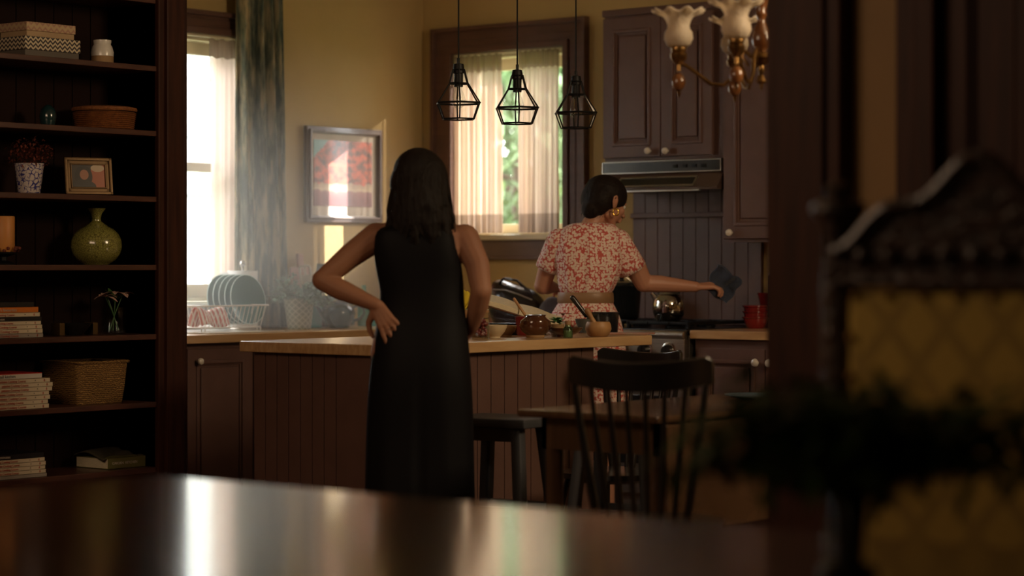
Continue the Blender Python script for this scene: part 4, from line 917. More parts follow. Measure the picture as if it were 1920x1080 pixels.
# stool
s = atD(943, 8.35); so = thing('wooden_stool', 'dark wooden stool standing free of the table, right beside the woman in black', 'stool', (s.x, s.y, 0), math.radians(8))
sh = .672
MB().box(-.17, .17, -.13, .13, sh-.035, sh, .008).build('seat', M['greypaint'], so, world=False)
for sx in (-1, 1):
    for sy in (-1, 1):
        a = Vector((sx*.115, sy*.085, sh-.035)); q = Vector((sx*.175, sy*.145, 0)); b = MB()
        b.loft([(q.x, q.y, 0, .021, .021, .3), (a.x, a.y, a.z, .021, .021, .3)], n=16); b.build('leg', M['greypaint'], so, world=False)
    z = .26; f = (sh-z)/sh; MB().box(sx*(.115+.06*f)-.011, sx*(.115+.06*f)+.011, -.115, .115, z-.016, z+.016, .003).build('rung', M['greypaint'], so, world=False)
z = .34; MB().box(-.14, .14, -.126, -.106, z-.016, z+.016, .003).build('rung', M['greypaint'], so, world=False); MB().box(-.14, .14, .106, .126, z-.016, z+.016, .003).build('rung', M['greypaint'], so, world=False)
MB().box(-.12, .12, -.098, -.08, sh-.085, sh-.035, .003).build('apron', M['greypaint'], so, world=False)
s2 = copy_tree(so); q2 = atD(1168, 8.2); s2.location = (q2.x, q2.y, 0); s2.rotation_euler = (0, 0, math.radians(14)); s2['label'] = 'dark wooden stool half hidden behind the spindle-back chair and kitchen table'; so['group'] = s2['group'] = 'dark wooden stools'
# ================================================================ FOREGROUND DINING TABLE, CHAIR, PLANT
DX0 = 4.37; dt = thing('dining_table', 'large glossy dark dining table across the foreground', 'table', (6, -6.5, 0))
MB().box(DX0, 7.6, -7.25, -5.80, .715, .75, .010).build('tabletop', M['tablewood'], dt)
MB().box(DX0+.08, 7.52, -7.17, -5.88, .62, .714, .004).build('apron', M['tablewood'], dt)
for x in (DX0+.13, 7.47):
    for y in (-7.12, -5.93): MB().lathe([(.025, 0), (.03, .04), (.022, .08), (.045, .35), (.03, .45), (.05, .50), (.05, .62)], (x, y, 0), 24).build('leg', M['tablewood'], dt)
chx = atD(1800, 4.2); CW = .30
dc = thing('carved_dining_chair', 'tall carved dark dining chair with a yellow patterned padded back', 'chair', (6.285, -5.54, 0), math.radians(6)); dc.scale = (1, 1, 1.036)
um, nt, bs = new_mat('yellow_damask'); bs.inputs['Roughness'].default_value = .8
tc = nd(nt, 'ShaderNodeTexCoord'); sp = nd(nt, 'ShaderNodeSeparateXYZ'); nt.links.new(tc.outputs['Object'], sp.inputs[0])
dm = diamond(nt, mth(nt, 'MULTIPLY', sp.outputs[0], 2*PI), sp.outputs[2], 9, 7, .13)
mx = nd(nt, 'ShaderNodeMix', data_type='RGBA'); nt.links.new(dm, mx.inputs[0]); mx.inputs[6].default_value = (.60, .40, .09, 1); mx.inputs[7].default_value = (.44, .29, .07, 1); nt.links.new(mx.outputs[2], bs.inputs['Base Color'])
MB().box(-.255, .255, -.035, .030, .60, 1.135, .022).build('back_padding', um, dc, world=False)
cm = mat('carved_dark_wood', (.055, .024, .012), .35, c2=(.02, .009, .005), scale=30, coat=.3, bump=.8, bscale=60)
for sx in (-1, 1):
    MB().lathe([(.024, 0), (.03, .1), (.022, .3), (.032, .42), (.030, .60), (.032, 1.15), (.026, 1.24), (.040, 1.262), (.052, 1.275), (.050, 1.29), (.022, 1.30), (.026, 1.32), (.0001, 1.335)], (sx*.285, 0, 0), 24).build('back_post', cm, dc, world=False)
    MB().lathe([(.026, 0), (.034, .06), (.02, .12), (.036, .34), (.034, .44)], (sx*.26, -.42, 0), 20).build('leg', cm, dc, world=False)
    MB().tube([(sx*.285, -.02, .68), (sx*.29, -.2, .70), (sx*.29, -.36, .68), (sx*.27, -.40, .62), (sx*.265, -.41, .44)], .02, 10).build('armrest', cm, dc, world=False) if False else None
poly = [(-.275, 1.14)]; N = 26
for i in range(N+1):
    a = -1+2*i/N; poly.append((a*.275, 1.235+.125*(.5+.5*math.cos(PI*a))+.02*math.cos(3*PI*a)))
poly.append((.275, 1.14)); MB().prism(poly, 1, -.030, .022).build('carved_crest', cm, dc, world=False, mods=[('BEVEL', dict(width=.008, segments=2))])
b = MB()
for i in range(N):
    a0, a1 = -1+2*i/N, -1+2*(i+1)/N; f_ = lambda a: Vector((a*.275, -.036, 1.222+.125*(.5+.5*math.cos(PI*a))+.02*math.cos(3*PI*a))); b.cap(f_(a0), f_(a1), .013, .013, 8)
b.tube([(-.27, -.038, 1.150), (.27, -.038, 1.150)], .011)
for i in range(9): b.ell(((i-4)*.055, -.036, 1.195), (.018, .014, .016), u=10, v=8)
b.build('carved_moulding', cm, dc, world=False)
MB().box(-.28, .28, -.44, .02, .42, .50, .02).build('seat', um, dc, world=False)
for i in range(8): MB().ell((-.235+i*.067, -.038, 1.125), (.008, .006, .008), u=8, v=6).build('nail_head', M['brass'], dc, world=False)
for i in range(7): MB().ell((-.243, -.038, 1.05-i*.07), (.008, .006, .008), u=8, v=6).build('nail_head', M['brass'], dc, world=False)
vp = atD(1592, 3.50); vs = thing('vase_of_greenery', 'dark vase of leafy greenery on the dining table in the foreground', 'plant', (vp.x, vp.y, .7505))
MB().lathe([(.0001, 0), (.045, 0), (.045, .008), (.022, .02), (.024, .06), (.030, .11), (.034, .135), (.028, .135), (.0001, .03)], n=36).build('vase', M['black'], vs, world=False)
random.seed(12); f = MB(); stm = MB()
for i in range(85):
    a = random.uniform(0, 2*PI); el = random.uniform(-.1, 1.0); ln = random.uniform(.12, .31)
    d = Vector((math.cos(a)*math.cos(el), math.sin(a)*math.cos(el), math.sin(el)*.55)); pts = []
    for s_ in range(6):
        t = s_/5; p = Vector((0, 0, .135))+d*ln*t+Vector((0, 0, .10*t-.07*t*t)); p.z = max(p.z, .08); pts.append(p)
        if s_ > 0:
            for _ in range(5): f.leaf(p+Vector((random.gauss(0, .012), random.gauss(0, .012), random.gauss(0, .012))), (random.uniform(-1, 1), random.uniform(-1, 1), random.uniform(-.3, .7)), random.uniform(.035, .065), .03, .3, seg=2)
    stm.tube(pts, .0018, 5)
f.build('foliage', M['darkleaf'], vs, world=False); stm.build('stems', M['darkleaf'], vs, world=False)
# ================================================================ ON THE BOOKCASE
SA, SB, SCc, SD, SE, SF, SG = SZ
def sh(px, X): return onX(px, X)[0]
chv, nt, bs = new_mat('zigzag_paper'); bs.inputs['Roughness'].default_value = .7
tc = nd(nt, 'ShaderNodeTexCoord'); sp = nd(nt, 'ShaderNodeSeparateXYZ'); nt.links.new(tc.outputs['Object'], sp.inputs[0])
hs = mth(nt, 'ADD', sp.outputs[0], sp.outputs[1]); zg = mth(nt, 'PINGPONG', hs, .012)
st_ = mth(nt, 'ADD', mth(nt, 'MULTIPLY', zg, 1.0), sp.outputs[2]); fr_ = mth(nt, 'PINGPONG', st_, .0085); g_ = mth(nt, 'GREATER_THAN', fr_, .0042)
mx = nd(nt, 'ShaderNodeMix', data_type='RGBA'); nt.links.new(g_, mx.inputs[0]); mx.inputs[6].default_value = (.030, .022, .026, 1); mx.inputs[7].default_value = (.60, .50, .33, 1); nt.links.new(mx.outputs[2], bs.inputs['Base Color'])
chv2, nt, bs = new_mat('pale_zigzag_paper'); bs.inputs['Roughness'].default_value = .7
tc = nd(nt, 'ShaderNodeTexCoord'); sp = nd(nt, 'ShaderNodeSeparateXYZ'); nt.links.new(tc.outputs['Object'], sp.inputs[0])
hs = mth(nt, 'ADD', sp.outputs[0], sp.outputs[1]); zg = mth(nt, 'PINGPONG', hs, .014); fr_ = mth(nt, 'PINGPONG', mth(nt, 'ADD', zg, sp.outputs[2]), .012); g_ = mth(nt, 'GREATER_THAN', fr_, .0075)
mx = nd(nt, 'ShaderNodeMix', data_type='RGBA'); nt.links.new(g_, mx.inputs[0]); mx.inputs[6].default_value = (.50, .36, .20, 1); mx.inputs[7].default_value = (.40, .22, .15, 1); nt.links.new(mx.outputs[2], bs.inputs['Base Color'])
def giftbox(label, px0, px1, X0, X1, z, hb, hl, mb_, ml):
    y0, y1 = sh(px0, X1), sh(px1, X1); t = thing('storage_box', label, 'box', ((X0+X1)/2, (y0+y1)/2, z), group='stacked storage boxes')
    MB().box(X0+.004, X1-.004, y0+.004, y1-.004, z+.0004, z+hb, .002).build('box_body', mb_, t)
    MB().box(X0, X1, y0, y1, z+hb+.0003, z+hb+hl, .002).build('lid', ml, t)
    return z+hb+hl
z = giftbox('storage box with a dark and cream zigzag lid, under the pale box', 47, 151, 1.02, 1.19, SA+.001, .028, .052, mat('grey_box', (.12, .10, .08), .7), chv)
giftbox('pale tan storage box on top of the zigzag-lidded box', 50, 142, 1.01, 1.18, z+.001, .022, .034, mat('tan_box', (.45, .31, .17), .7), chv2)
y = sh(192, 1.12)
j = thing('ceramic_jar', 'small white ceramic jar with a tan lower part on the top shelf', 'jar', (1.12, y, SA+.0006))
MB().lathe([(.0001, 0), (.042, 0), (.0445, .004), (.045, .034)], n=36).build('tan_base', M['clay'], j, world=False)  # tan lower part of the jar
MB().lathe([(.045, .0345), (.046, .05), (.040, .072), (.034, .082), (.036, .092), (.036, .099), (.032, .099), (.03, .085), (.0001, .08)], n=36).build('jar_body', M['white'], j, world=False)
o = MB().lathe([(.0001, 0), (.024, 0), (.03, .02), (.034, .045), (.028, .07), (.014, .085), (.0001, .09)], n=28).build('glass_ornament', M['teapot']); o.location = (1.10, sh(90, 1.10), SB+.0006); tag(o, 'small dark glass ornament left of the coiled basket', 'ornament')
cb = thing('coiled_basket', 'round coiled rust-brown basket with a lid on the second shelf', 'basket', (1.10, sh(196, 1.10), SB+.0006))
bk = mat('rust_coil', (.27, .095, .022), .7, c2=(.18, .06, .014), scale=60, bump=.5, bscale=160)
pf = [(.0001, 0), (.095, 0)]
for i in range(9): pf += [(.115+.001*i, .002+i*.0078), (.121+.001*i, .006+i*.0078)]
pf += [(.118, .074), (.0001, .074)]
MB().lathe(pf, n=56).build('basket_body', bk, cb, world=False)
MB().lathe([(.129, .076), (.132, .082), (.129, .090), (.10, .096), (.0001, .097)], n=56).build('lid', bk, cb, world=False)
# blue and white pot with rust foliage
bw, nt, bs = new_mat('blue_white_china'); bs.inputs['Roughness'].default_value = .25
tc = nd(nt, 'ShaderNodeTexCoord'); v = nd(nt, 'ShaderNodeTexVoronoi'); v.inputs['Scale'].default_value = 62; nt.links.new(tc.outputs['Object'], v.inputs[0]); v.feature = 'DISTANCE_TO_EDGE'
n_ = nd(nt, 'ShaderNodeTexNoise'); n_.inputs['Scale'].default_value = 60; nt.links.new(tc.outputs['Object'], n_.inputs[0])
rp = nd(nt, 'ShaderNodeValToRGB'); rp.color_ramp.elements[0].position = .28; rp.color_ramp.elements[0].color = (.05, .05, .22, 1); rp.color_ramp.elements[1].position = .34; rp.color_ramp.elements[1].color = (.62, .55, .52, 1)
nt.links.new(mth(nt, 'ADD', v.outputs[0], mth(nt, 'MULTIPLY', n_.outputs[0], .5)), rp.inputs[0]); nt.links.new(rp.outputs[0], bs.inputs['Base Color'])
y = sh(55, 1.13); pp = thing('potted_plant', 'rust-red foliage in a blue and white china pot on the third shelf', 'potted plant', (1.13, y, SCc+.0006))
MB().lathe([(.0001, 0), (.040, 0), (.043, .005), (.056, .112), (.058, .118), (.053, .118), (.05, .10), (.0001, .10)], n=40).build('pot', bw, pp, world=False)
random.seed(6); f = MB()
for i in range(520):
    d = Vector((random.gauss(0, 1), random.gauss(0, 1), random.gauss(0, 1))).normalized(); q = Vector((0, 0, .158))+Vector((d.x*.095, d.y*.095, d.z*.062))*random.random()**.4
    f.leaf(q, (random.uniform(-1, 1), random.uniform(-1, 1), random.uniform(-.5, 1)), random.uniform(.010, .022), .009, .2, seg=2)
f.build('foliage', M['redfol'], pp, world=False)
# photo frame
y = sh(167, 1.12); pf_ = thing('photo_frame', 'bronze photo frame with a portrait leaning on the third shelf', 'photo frame', (1.12, y, SCc+.0046), 0); pf_.rotation_euler = (0, math.radians(-10), math.radians(-22))
b = MB()
w2, hh = .098, .150
for (o_, i_, d) in ((0, .012, .012), (.010, .026, .006), (.024, .030, .010)):
    b.box(0, d, -w2+o_, -w2+i_, o_, hh-o_, .002).box(0, d, w2-i_, w2-o_, o_, hh-o_, .002).box(0, d, -w2+o_, w2-o_, o_, i_, .002).box(0, d, -w2+o_, w2-o_, hh-i_, hh-o_, .002)
b.build('frame', mat('bronze_frame', (.13, .075, .03), .35, .6, scale=60), pf_, world=False)
b = MB(); random.seed(3)
pm_, nt, bs = new_mat('portrait_photo'); bs.inputs['Roughness'].default_value = .3
tc = nd(nt, 'ShaderNodeTexCoord'); mp = nd(nt, 'ShaderNodeMapping'); nt.links.new(tc.outputs['Generated'], mp.inputs[0])
sp = nd(nt, 'ShaderNodeSeparateXYZ'); nt.links.new(mp.outputs[0], sp.inputs[0]); Y_, Z_ = sp.outputs[1], sp.outputs[2]
def blobm(cy, cz, ry, rz):
    a = mth(nt, 'POWER', mth(nt, 'DIVIDE', mth(nt, 'SUBTRACT', Y_, cy), ry), 2); b = mth(nt, 'POWER', mth(nt, 'DIVIDE', mth(nt, 'SUBTRACT', Z_, cz), rz), 2)
    return mth(nt, 'LESS_THAN', mth(nt, 'ADD', a, b), 1)
cur = None
for (cy, cz, ry, rz, col) in ((.85, .5, .30, .6, (.38, .10, .04)), (.78, .85, .2, .16, (.5, .38, .25)), (.36, .48, .26, .48, (.012, .008, .007)), (.32, .05, .40, .28, (.02, .015, .015)), (.38, .56, .13, .22, (.36, .15, .08))):
    mx = nd(nt, 'ShaderNodeMix', data_type='RGBA'); nt.links.new(blobm(cy, cz, ry, rz), mx.inputs[0]); mx.inputs[7].default_value = rgb(col)
    if cur is None: mx.inputs[6].default_value = (.03, .02, .015, 1)
    else: nt.links.new(cur, mx.inputs[6])
    cur = mx.outputs[2]
nt.links.new(cur, bs.inputs['Base Color'])
MB().box(.002, .005, -w2+.028, w2-.028, .028, hh-.028).build('photo', pm_, pf_, world=False, smooth=False)
MB().box(-.004, .001, -w2+.01, w2-.01, .008, hh-.008).build('backing', M['redwood'], pf_, world=False)
MB().box(-.004, -.001, -.02, .02, .0, .10).build('stand_leg', M['redwood'], pf_, world=False)
# candle with berry ring, green vase
y = sh(7, 1.13); cn = thing('candle_holder', 'dark round candle stand with a ring of dark berries', 'candle holder', (1.13, y, SD+.0006))
MB().lathe([(.0001, 0), (.04, 0), (.042, .006), (.014, .016), (.014, .03), (.05, .042), (.052, .048), (.0001, .048)], n=32).build('stand', M['iron'], cn, world=False)
b = MB(); random.seed(1)
for i in range(46):
    a = random.uniform(0, 2*PI); r = .050+random.uniform(-.006, .012); b.ell((r*math.cos(a), r*math.sin(a), .053+random.uniform(0, .012)), .007, u=8, v=6)
b.build('berry_ring', M['redfol'], cn, world=False)
o = thing('pillar_candle', 'amber pillar candle on the round stand at the left edge', 'candle', (1.13, y, SD+.050)); MB().lathe([(.0001, 0), (.041, 0), (.042, .002), (.042, .134), (.040, .137), (.034, .134), (.0001, .131)], n=36).build('wax', M['candle'], o, world=False); MB().cyl((0, 0, .13), (.002, 0, .146), .0012).build('wick', M['iron'], o, world=False)
vm, nt, bs = new_mat('crackled_green_glaze'); bs.inputs['Roughness'].default_value = .16; bs.inputs['Coat Weight'].default_value = .6
tc = nd(nt, 'ShaderNodeTexCoord'); vr = nd(nt, 'ShaderNodeTexVoronoi'); vr.feature = 'DISTANCE_TO_EDGE'; vr.inputs['Scale'].default_value = 120; nt.links.new(tc.outputs['Object'], vr.inputs[0])
rp = nd(nt, 'ShaderNodeValToRGB'); rp.color_ramp.elements[0].color = (.09, .08, .02, 1); rp.color_ramp.elements[1].position = .14; rp.color_ramp.elements[1].color = (.28, .27, .07, 1)
nt.links.new(vr.outputs[0], rp.inputs[0]); nt.links.new(rp.outputs[0], bs.inputs['Base Color'])
vs_ = [(.0001, 0), (.048, 0), (.052, .004)]
for i in range(13):
    t = i/12; a = -.95+2.05*t; vs_.append((.101*math.cos(a*1.05)**.75+(.0012 if i % 2 else 0), .078+.082*math.sin(a)))
vs_ += [(.030, .166), (.019, .175), (.017, .185), (.022, .205), (.038, .226), (.036, .2265), (.018, .205), (.0001, .18)]
o = MB().lathe(vs_, n=56).build('vase', vm); o.location = (1.115, sh(181, 1.115), SD+.0006); tag(o, 'round green crackled vase with a narrow flared neck', 'vase')
# boat dish and glass vase of flowers
y = sh(140, 1.13); bd = thing('candle_boat', 'low black dish between two square bronze blocks', 'dish', (1.13, y, SE+.0006))
MB().lathe([(.0001, 0), (.03, 0), (.034, .004), (.062, .038), (.067, .048), (.063, .048), (.03, .01), (.0001, .008)], n=40).build('bowl', M['black'], bd, world=False)
for sy in (-1, 1): MB().box(-.028, .028, sy*.084-.013, sy*.084+.013, 0, .050, .003).build('block', mat('bronze_block', (.12, .07, .025), .3, .5), bd, world=False)
y = sh(214, 1.13); gv = thing('flower_vase', 'clear glass vase of cream lilies on the fifth shelf', 'vase', (1.13, y, SE+.0006))
MB().lathe([(.0001, 0), (.046, 0), (.048, .004), (.048, .108), (.045, .108), (.045, .012), (.0001, .010)], n=40).build('glass', M['clearglass'], gv, world=False)
s_ = MB(); pe = MB(); lf = MB(); random.seed(15)
for (hx, hy, hz_) in ((.0, -.045, .150), (.01, .0, .165), (.0, .045, .160), (-.02, -.02, .155)):
    p = Vector((hx, hy, hz_)); s_.tube([Vector((-hx*.6, -hy*.5, .015)), Vector((hx*.2, hy*.2, .09)), p], .0022, 6)
    for k in range(6):
        a = k*PI/3+random.uniform(-.3, .3); pe.leaf(p, (math.cos(a), math.sin(a), random.uniform(.1, .7)), random.uniform(.045, .062), .026, .45, seg=4)
for k in range(9):
    a = random.uniform(0, 2*PI); lf.leaf(Vector((0, 0, .13)), (math.cos(a)*.5, math.sin(a)*.8, random.uniform(.5, 1.5)), random.uniform(.05, .08), .026, .2, seg=4)
s_.build('stems', M['leaf'], gv, world=False); pe.build('petals', M['petal'], gv, world=False); lf.build('leaves', M['leaf'], gv, world=False)
# rectangular woven basket
wk, nt, bs = new_mat('woven_seagrass'); bs.inputs['Roughness'].default_value = .7
tc = nd(nt, 'ShaderNodeTexCoord'); wv = nd(nt, 'ShaderNodeTexWave'); wv.bands_direction = 'Z'; wv.inputs['Scale'].default_value = 40; wv.inputs['Distortion'].default_value = 6; wv.inputs['Detail Scale'].default_value = 3; nt.links.new(tc.outputs['Object'], wv.inputs[0])
rp = nd(nt, 'ShaderNodeValToRGB'); rp.color_ramp.elements[0].color = (.10, .045, .012, 1); rp.color_ramp.elements[1].color = (.36, .20, .055, 1); nt.links.new(wv.outputs[0], rp.inputs[0]); nt.links.new(rp.outputs[0], bs.inputs['Base Color'])
bp = nd(nt, 'ShaderNodeBump'); bp.inputs['Strength'].default_value = .8; bp.inputs['Distance'].default_value = .004; nt.links.new(wv.outputs[0], bp.inputs['Height']); nt.links.new(bp.outputs[0], bs.inputs['Normal'])
by0_, by1_ = sh(148, 1.20), sh(243, 1.20); L = by1_-by0_
t = thing('woven_basket', 'rectangular woven seagrass basket on the sixth shelf', 'basket', (1.08, (by0_+by1_)/2, SF+.0006), 0)
def brk(x, y, z, s): return (x, y, z, .118*s, L/2*s)
b = MB(); q = .22
b.loft([(0, 0, 0, .105, L/2-.012, q), (0, 0, .06, .112, L/2-.004, q), (0, 0, .155, .120, L/2+.004, q), (0, 0, .162, .118, L/2+.002, q), (0, 0, .158, .108, L/2-.010, q), (0, 0, .02, .095, L/2-.022, q)], n=72)
b.build('basket_body', wk, t, world=False, angle=60)
MB().tube([(x, y, .160+.006*abs(y)/(L/2)) for x, y, _ in rect(-.119, .119, -L/2-.002, L/2+.002, 0, .012)], .0055, 8, closed=True).build('rolled_rim', wk, t, world=False)
# books
SPN = mat('cream_spine', (.74, .64, .46), .5, c2=(.66, .56, .40)); WSP = mat('white_spine', (.76, .72, .66), .45)
GRY = mat('grey_spine', (.36, .32, .27), .5); ORG = mat('orange_spine', (.72, .20, .02), .45); BLK = mat('black_spine', (.015, .013, .013), .4); RED = mat('red_cover', (.55, .03, .025), .4)
TXR = mat('red_ink', (.50, .09, .06), .6); TXW = mat('pale_ink', (.62, .56, .46), .6); TXK = mat('dark_ink', (.05, .04, .04), .6)
def book(label, pxe, z, th, spine, txt=None, ink=None, vol=True, X1=1.235, L=.29, Wd=.20, group=None, rz=0, cover=None):
    ye = sh(pxe, X1); t = thing('magazine', label, 'book', (X1, ye, z), rz, group)
    MB().box(-Wd, 0, -L, 0, 0, .0012, .0004).box(-Wd, 0, -L, 0, th-.0012, th, .0004).box(-.0015, 0, -L, 0, 0, th, .0004).build('cover', cover or spine, t, world=False)
    MB().box(-Wd+.003, -.002, -L+.003, -.003, .0013, th-.0013).build('pages', M['page'], t, world=False)
    if cover: MB().box(0, .0008, -L+.001, -.001, .001, th-.0035).build('spine_strip', spine, t, world=False)
    if txt:
        text('spine_text', txt, th*.78, (.0012, -.245 if len(txt) > 12 else -.15, th*.47), (PI/2, 0, PI/2), ink or TXR, t)
        if vol: text('volume_mark', '\u2022', th*1.0, (.0012, -.075, th*.5), (PI/2, 0, PI/2), TXK, t); text('publisher_mark', '8', th*.8, (.0012, -.032, th*.47), (PI/2, 0, PI/2), ink or TXR, t)
    return z+th+.0005
CC = 'palatine Cooking Course'
# stack of the fifth shelf, bottom to top: (px of the end, thickness, spine, text, ink, label)
def stack(z, items, group):
    for it in items:
        pxe, th, spn, txt, ink, lab = it[:6]; z = book(lab, pxe, z, th, spn, txt, ink, vol=(txt == CC), group=group, cover=(it[6] if len(it) > 6 else None))
    return z
T = .0155
stack(SE+.0008, [
 (81, .016, GRY, CC, TXR, 'grey-spined cooking magazine at the bottom of the fifth-shelf stack'),
 (80, .0165, SPN, CC, TXR, 'cream cooking magazine second from the bottom of the fifth-shelf stack'),
 (79, .0155, SPN, CC, TXR, 'cream cooking magazine third from the bottom of the fifth-shelf stack'),
 (77, .014, SPN, CC, TXR, 'cream cooking magazine just under the black book of the fifth-shelf stack'),
 (78, .016, BLK, 'in 20 minutes', TXW, 'black-spined book with pale lettering in the middle of the fifth-shelf stack'),
 (75, .0155, SPN, CC, TXR, 'cream cooking magazine between the black book and the orange book'),
 (72, .021, ORG, "everyone's favourites", TXW, 'orange-spined book near the top of the fifth-shelf stack'),
 (64, .019, BLK, None, None, 'black book with a red mark on top of the fifth-shelf stack')], 'books stacked on the fifth shelf')
stack(SF+.0008, [
 (92, .017, SPN, CC, TXR, 'cream cooking magazine at the bottom of the sixth-shelf stack'),
 (90, .016, SPN, CC, TXR, 'cream cooking magazine second from the bottom of the sixth-shelf stack'),
 (94, .0165, SPN, CC, TXR, 'cream cooking magazine third from the bottom of the sixth-shelf stack'),
 (92, .015, SPN, CC, TXR, 'cream cooking magazine in the middle of the sixth-shelf stack'),
 (98, .0165, SPN, CC, TXR, 'cream cooking magazine jutting out at the right of the sixth-shelf stack'),
 (99, .016, SPN, CC, TXR, 'cream cooking magazine second from the top of its kind, reaching farthest right'),
 (94, .016, SPN, CC, TXR, 'topmost cream cooking magazine, under the red-covered one on the sixth shelf'),
 (79, .022, WSP, 'the small kitchen', TXK, 'white-spined magazine with a red cover on top of the sixth-shelf stack', RED)], 'books stacked on the sixth shelf')
stack(SG+.0008, [
 (88, .014, GRY, None, None, 'grey magazine at the bottom of the lowest stack of books'),
 (86, .0145, SPN, CC, TXR, 'cream cooking magazine second from the bottom of the lowest stack'),
 (85, .0145, SPN, CC, TXR, 'cream cooking magazine in the middle of the lowest stack'),
 (86, .015, SPN, CC, TXR, 'cream cooking magazine second from the top of its kind in the lowest stack'),
 (84, .0145, SPN, CC, TXR, 'cream cooking magazine right under the black book of the lowest stack'),
 (82, .020, BLK, 'in 20 minutes', TXW, 'black-spined book with pale lettering on top of the lowest stack')], 'books stacked on the lowest shelf')
GB = mat('olive_cover', (.16, .15, .045), .5)
yb = sh(273, 1.20); t = thing('thick_book', 'thick olive-green book lying on the lowest shelf', 'book', (1.20, yb, SG+.0008))
w = yb-sh(203, 1.20)
MB().box(-.20, 0, -w, 0, 0, .003, .001).box(-.20, 0, -w, 0, .042, .045, .001).box(-.004, 0, -w, 0, 0, .045, .001).build('cover', GB, t, world=False)
MB().box(-.197, -.004, -w+.003, -.003, .003, .042).build('pages', M['page'], t, world=False)
text('spine_text', 'GARDEN  KITCHEN', .015, (.0008, -w+.02, .022), (PI/2, 0, PI/2), TXW, t)
b = MB().grid(20, 20, lambda u, v: Vector((-.19+.18*u, -w-.02+(w+.02)*v, .052+.016*math.sin(4*u+2*v)+.035*max(0, v-.55)*math.sin(PI*u)+.004*math.sin(16*u*v))))
o = b.build('folded_cloth', mat('olive_cloth', (.06, .05, .025), .9), mods=[('SOLIDIFY', dict(thickness=.005))]); o.location = t.location; tag(o, 'dark olive cloth crumpled on top of the thick green book', 'cloth')
# ================================================================ PEOPLE (local frame: x to her right, y ahead of her, z up)
V = Vector
def hand(mb, w, d, nrm, side, curl=(.3, .35, .4, .45), spread=.10, sc=1.0, tcurl=.3, tout=.9):
    """w wrist, d palm direction, nrm back-of-hand direction, side = towards the thumb"""
    w, d, nrm = V(w), V(d).normalized(), V(nrm); nrm = (nrm-d*nrm.dot(d)).normalized(); s = V(side); s = (s-d*s.dot(d)-nrm*s.dot(nrm)).normalized()
    P = lambda a, b, c=0: w+(d*a+s*b+nrm*c)*sc
    for b_, r0, r1 in ((.026, .014, .0125), (.010, .0155, .013), (-.007, .015, .0125), (-.023, .0135, .0115)):
        mb.cap(P(.008, b_*.6), P(.078-.12*abs(b_-.008), b_), r0*sc, r1*sc, 12)
    tips = []
    for i, (b_, L) in enumerate(((.0275, .068), (.0095, .076), (-.0085, .070), (-.0255, .055))):
        p = P(.082-.14*abs(b_-.008), b_, 0); dd = (d+s*spread*(1.4-i)).normalized(); ang = 0; pts = [p]
        for f, (q, c) in enumerate(((.46, .55), (.30, 1.0), (.24, .8))):
            ang += curl[i]*c; pts.append(pts[-1]+(dd*math.cos(ang)-nrm*math.sin(ang))*L*q*sc)
        mb.chain(pts, [.0095*sc, .0088*sc, .0080*sc, .0068*sc], 12); tips.append((pts[-1], (pts[-1]-pts[-2]).normalized()))
    p = P(.018, .024, -.004); a = (d*.62+s*tout-nrm*.25).normalized(); q = p+a*.040*sc; a2 = (d*(.8+tcurl)+s*(tout*.45)-nrm*.3*tcurl).normalized()
    mb.chain([p, q, q+a2*.030*sc, q+a2*.030*sc+(d*.9+s*.05-nrm*tcurl).normalized()*.024*sc], [.0150*sc, .0115*sc, .0098*sc, .0078*sc], 12)
    return tips
def head(mb, c, f, up, sc=1.0):
    """f = facing direction, up = crown direction; returns a point function (ahead, left-right, up)"""
    f = V(f).normalized(); up = V(up); up = (up-f*up.dot(f)).normalized(); r = f.cross(up)
    R = Matrix((r, f, up)).transposed()
    P = lambda a, b, u: V(c)+(f*a+r*b+up*u)*sc
    mb.ell(P(-.012, 0, .030), (.074*sc, .094*sc, .080*sc), R); mb.ell(P(.020, 0, -.015), (.062*sc, .068*sc, .078*sc), R)
    mb.cap(P(.030, 0, -.080), P(.050, 0, -.088), .030*sc, .022*sc); mb.cap(P(-.01, -.045, -.060), P(.045, -.014, -.088), .020*sc, .018*sc); mb.cap(P(-.01, .045, -.060), P(.045, .014, -.088), .020*sc, .018*sc)
    mb.cap(P(.079, 0, .004), P(.104, 0, -.026), .008*sc, .0115*sc); mb.ell(P(.098, -.011, -.029), .0085*sc); mb.ell(P(.098, .011, -.029), .0085*sc)
    mb.cap(P(.074, -.034, .020), P(.084, -.008, .019), .009*sc); mb.cap(P(.074, .034, .020), P(.084, .008, .019), .009*sc)
    mb.cap(P(.082, -.018, -.050), P(.082, .018, -.050), .0085*sc); mb.cap(P(.080, -.015, -.060), P(.080, .015, -.060), .009*sc)
    for s in (-1, 1):
        mb.ell(P(.052, s*.040, -.022), (.022*sc, .022*sc, .022*sc))
        q = [P(-.006, s*.076, -.022), P(-.008, s*.084, .005), P(-.022, s*.089, .022), P(-.034, s*.090, .012), P(-.030, s*.086, -.010), P(-.014, s*.078, -.030)]
        mb.chain(q, [.0065*sc, .0055*sc, .0055*sc, .0055*sc, .0055*sc, .0065*sc], 8); mb.ell(P(-.016, s*.080, -.005), (.010*sc, .012*sc, .020*sc), R)
    return P, R
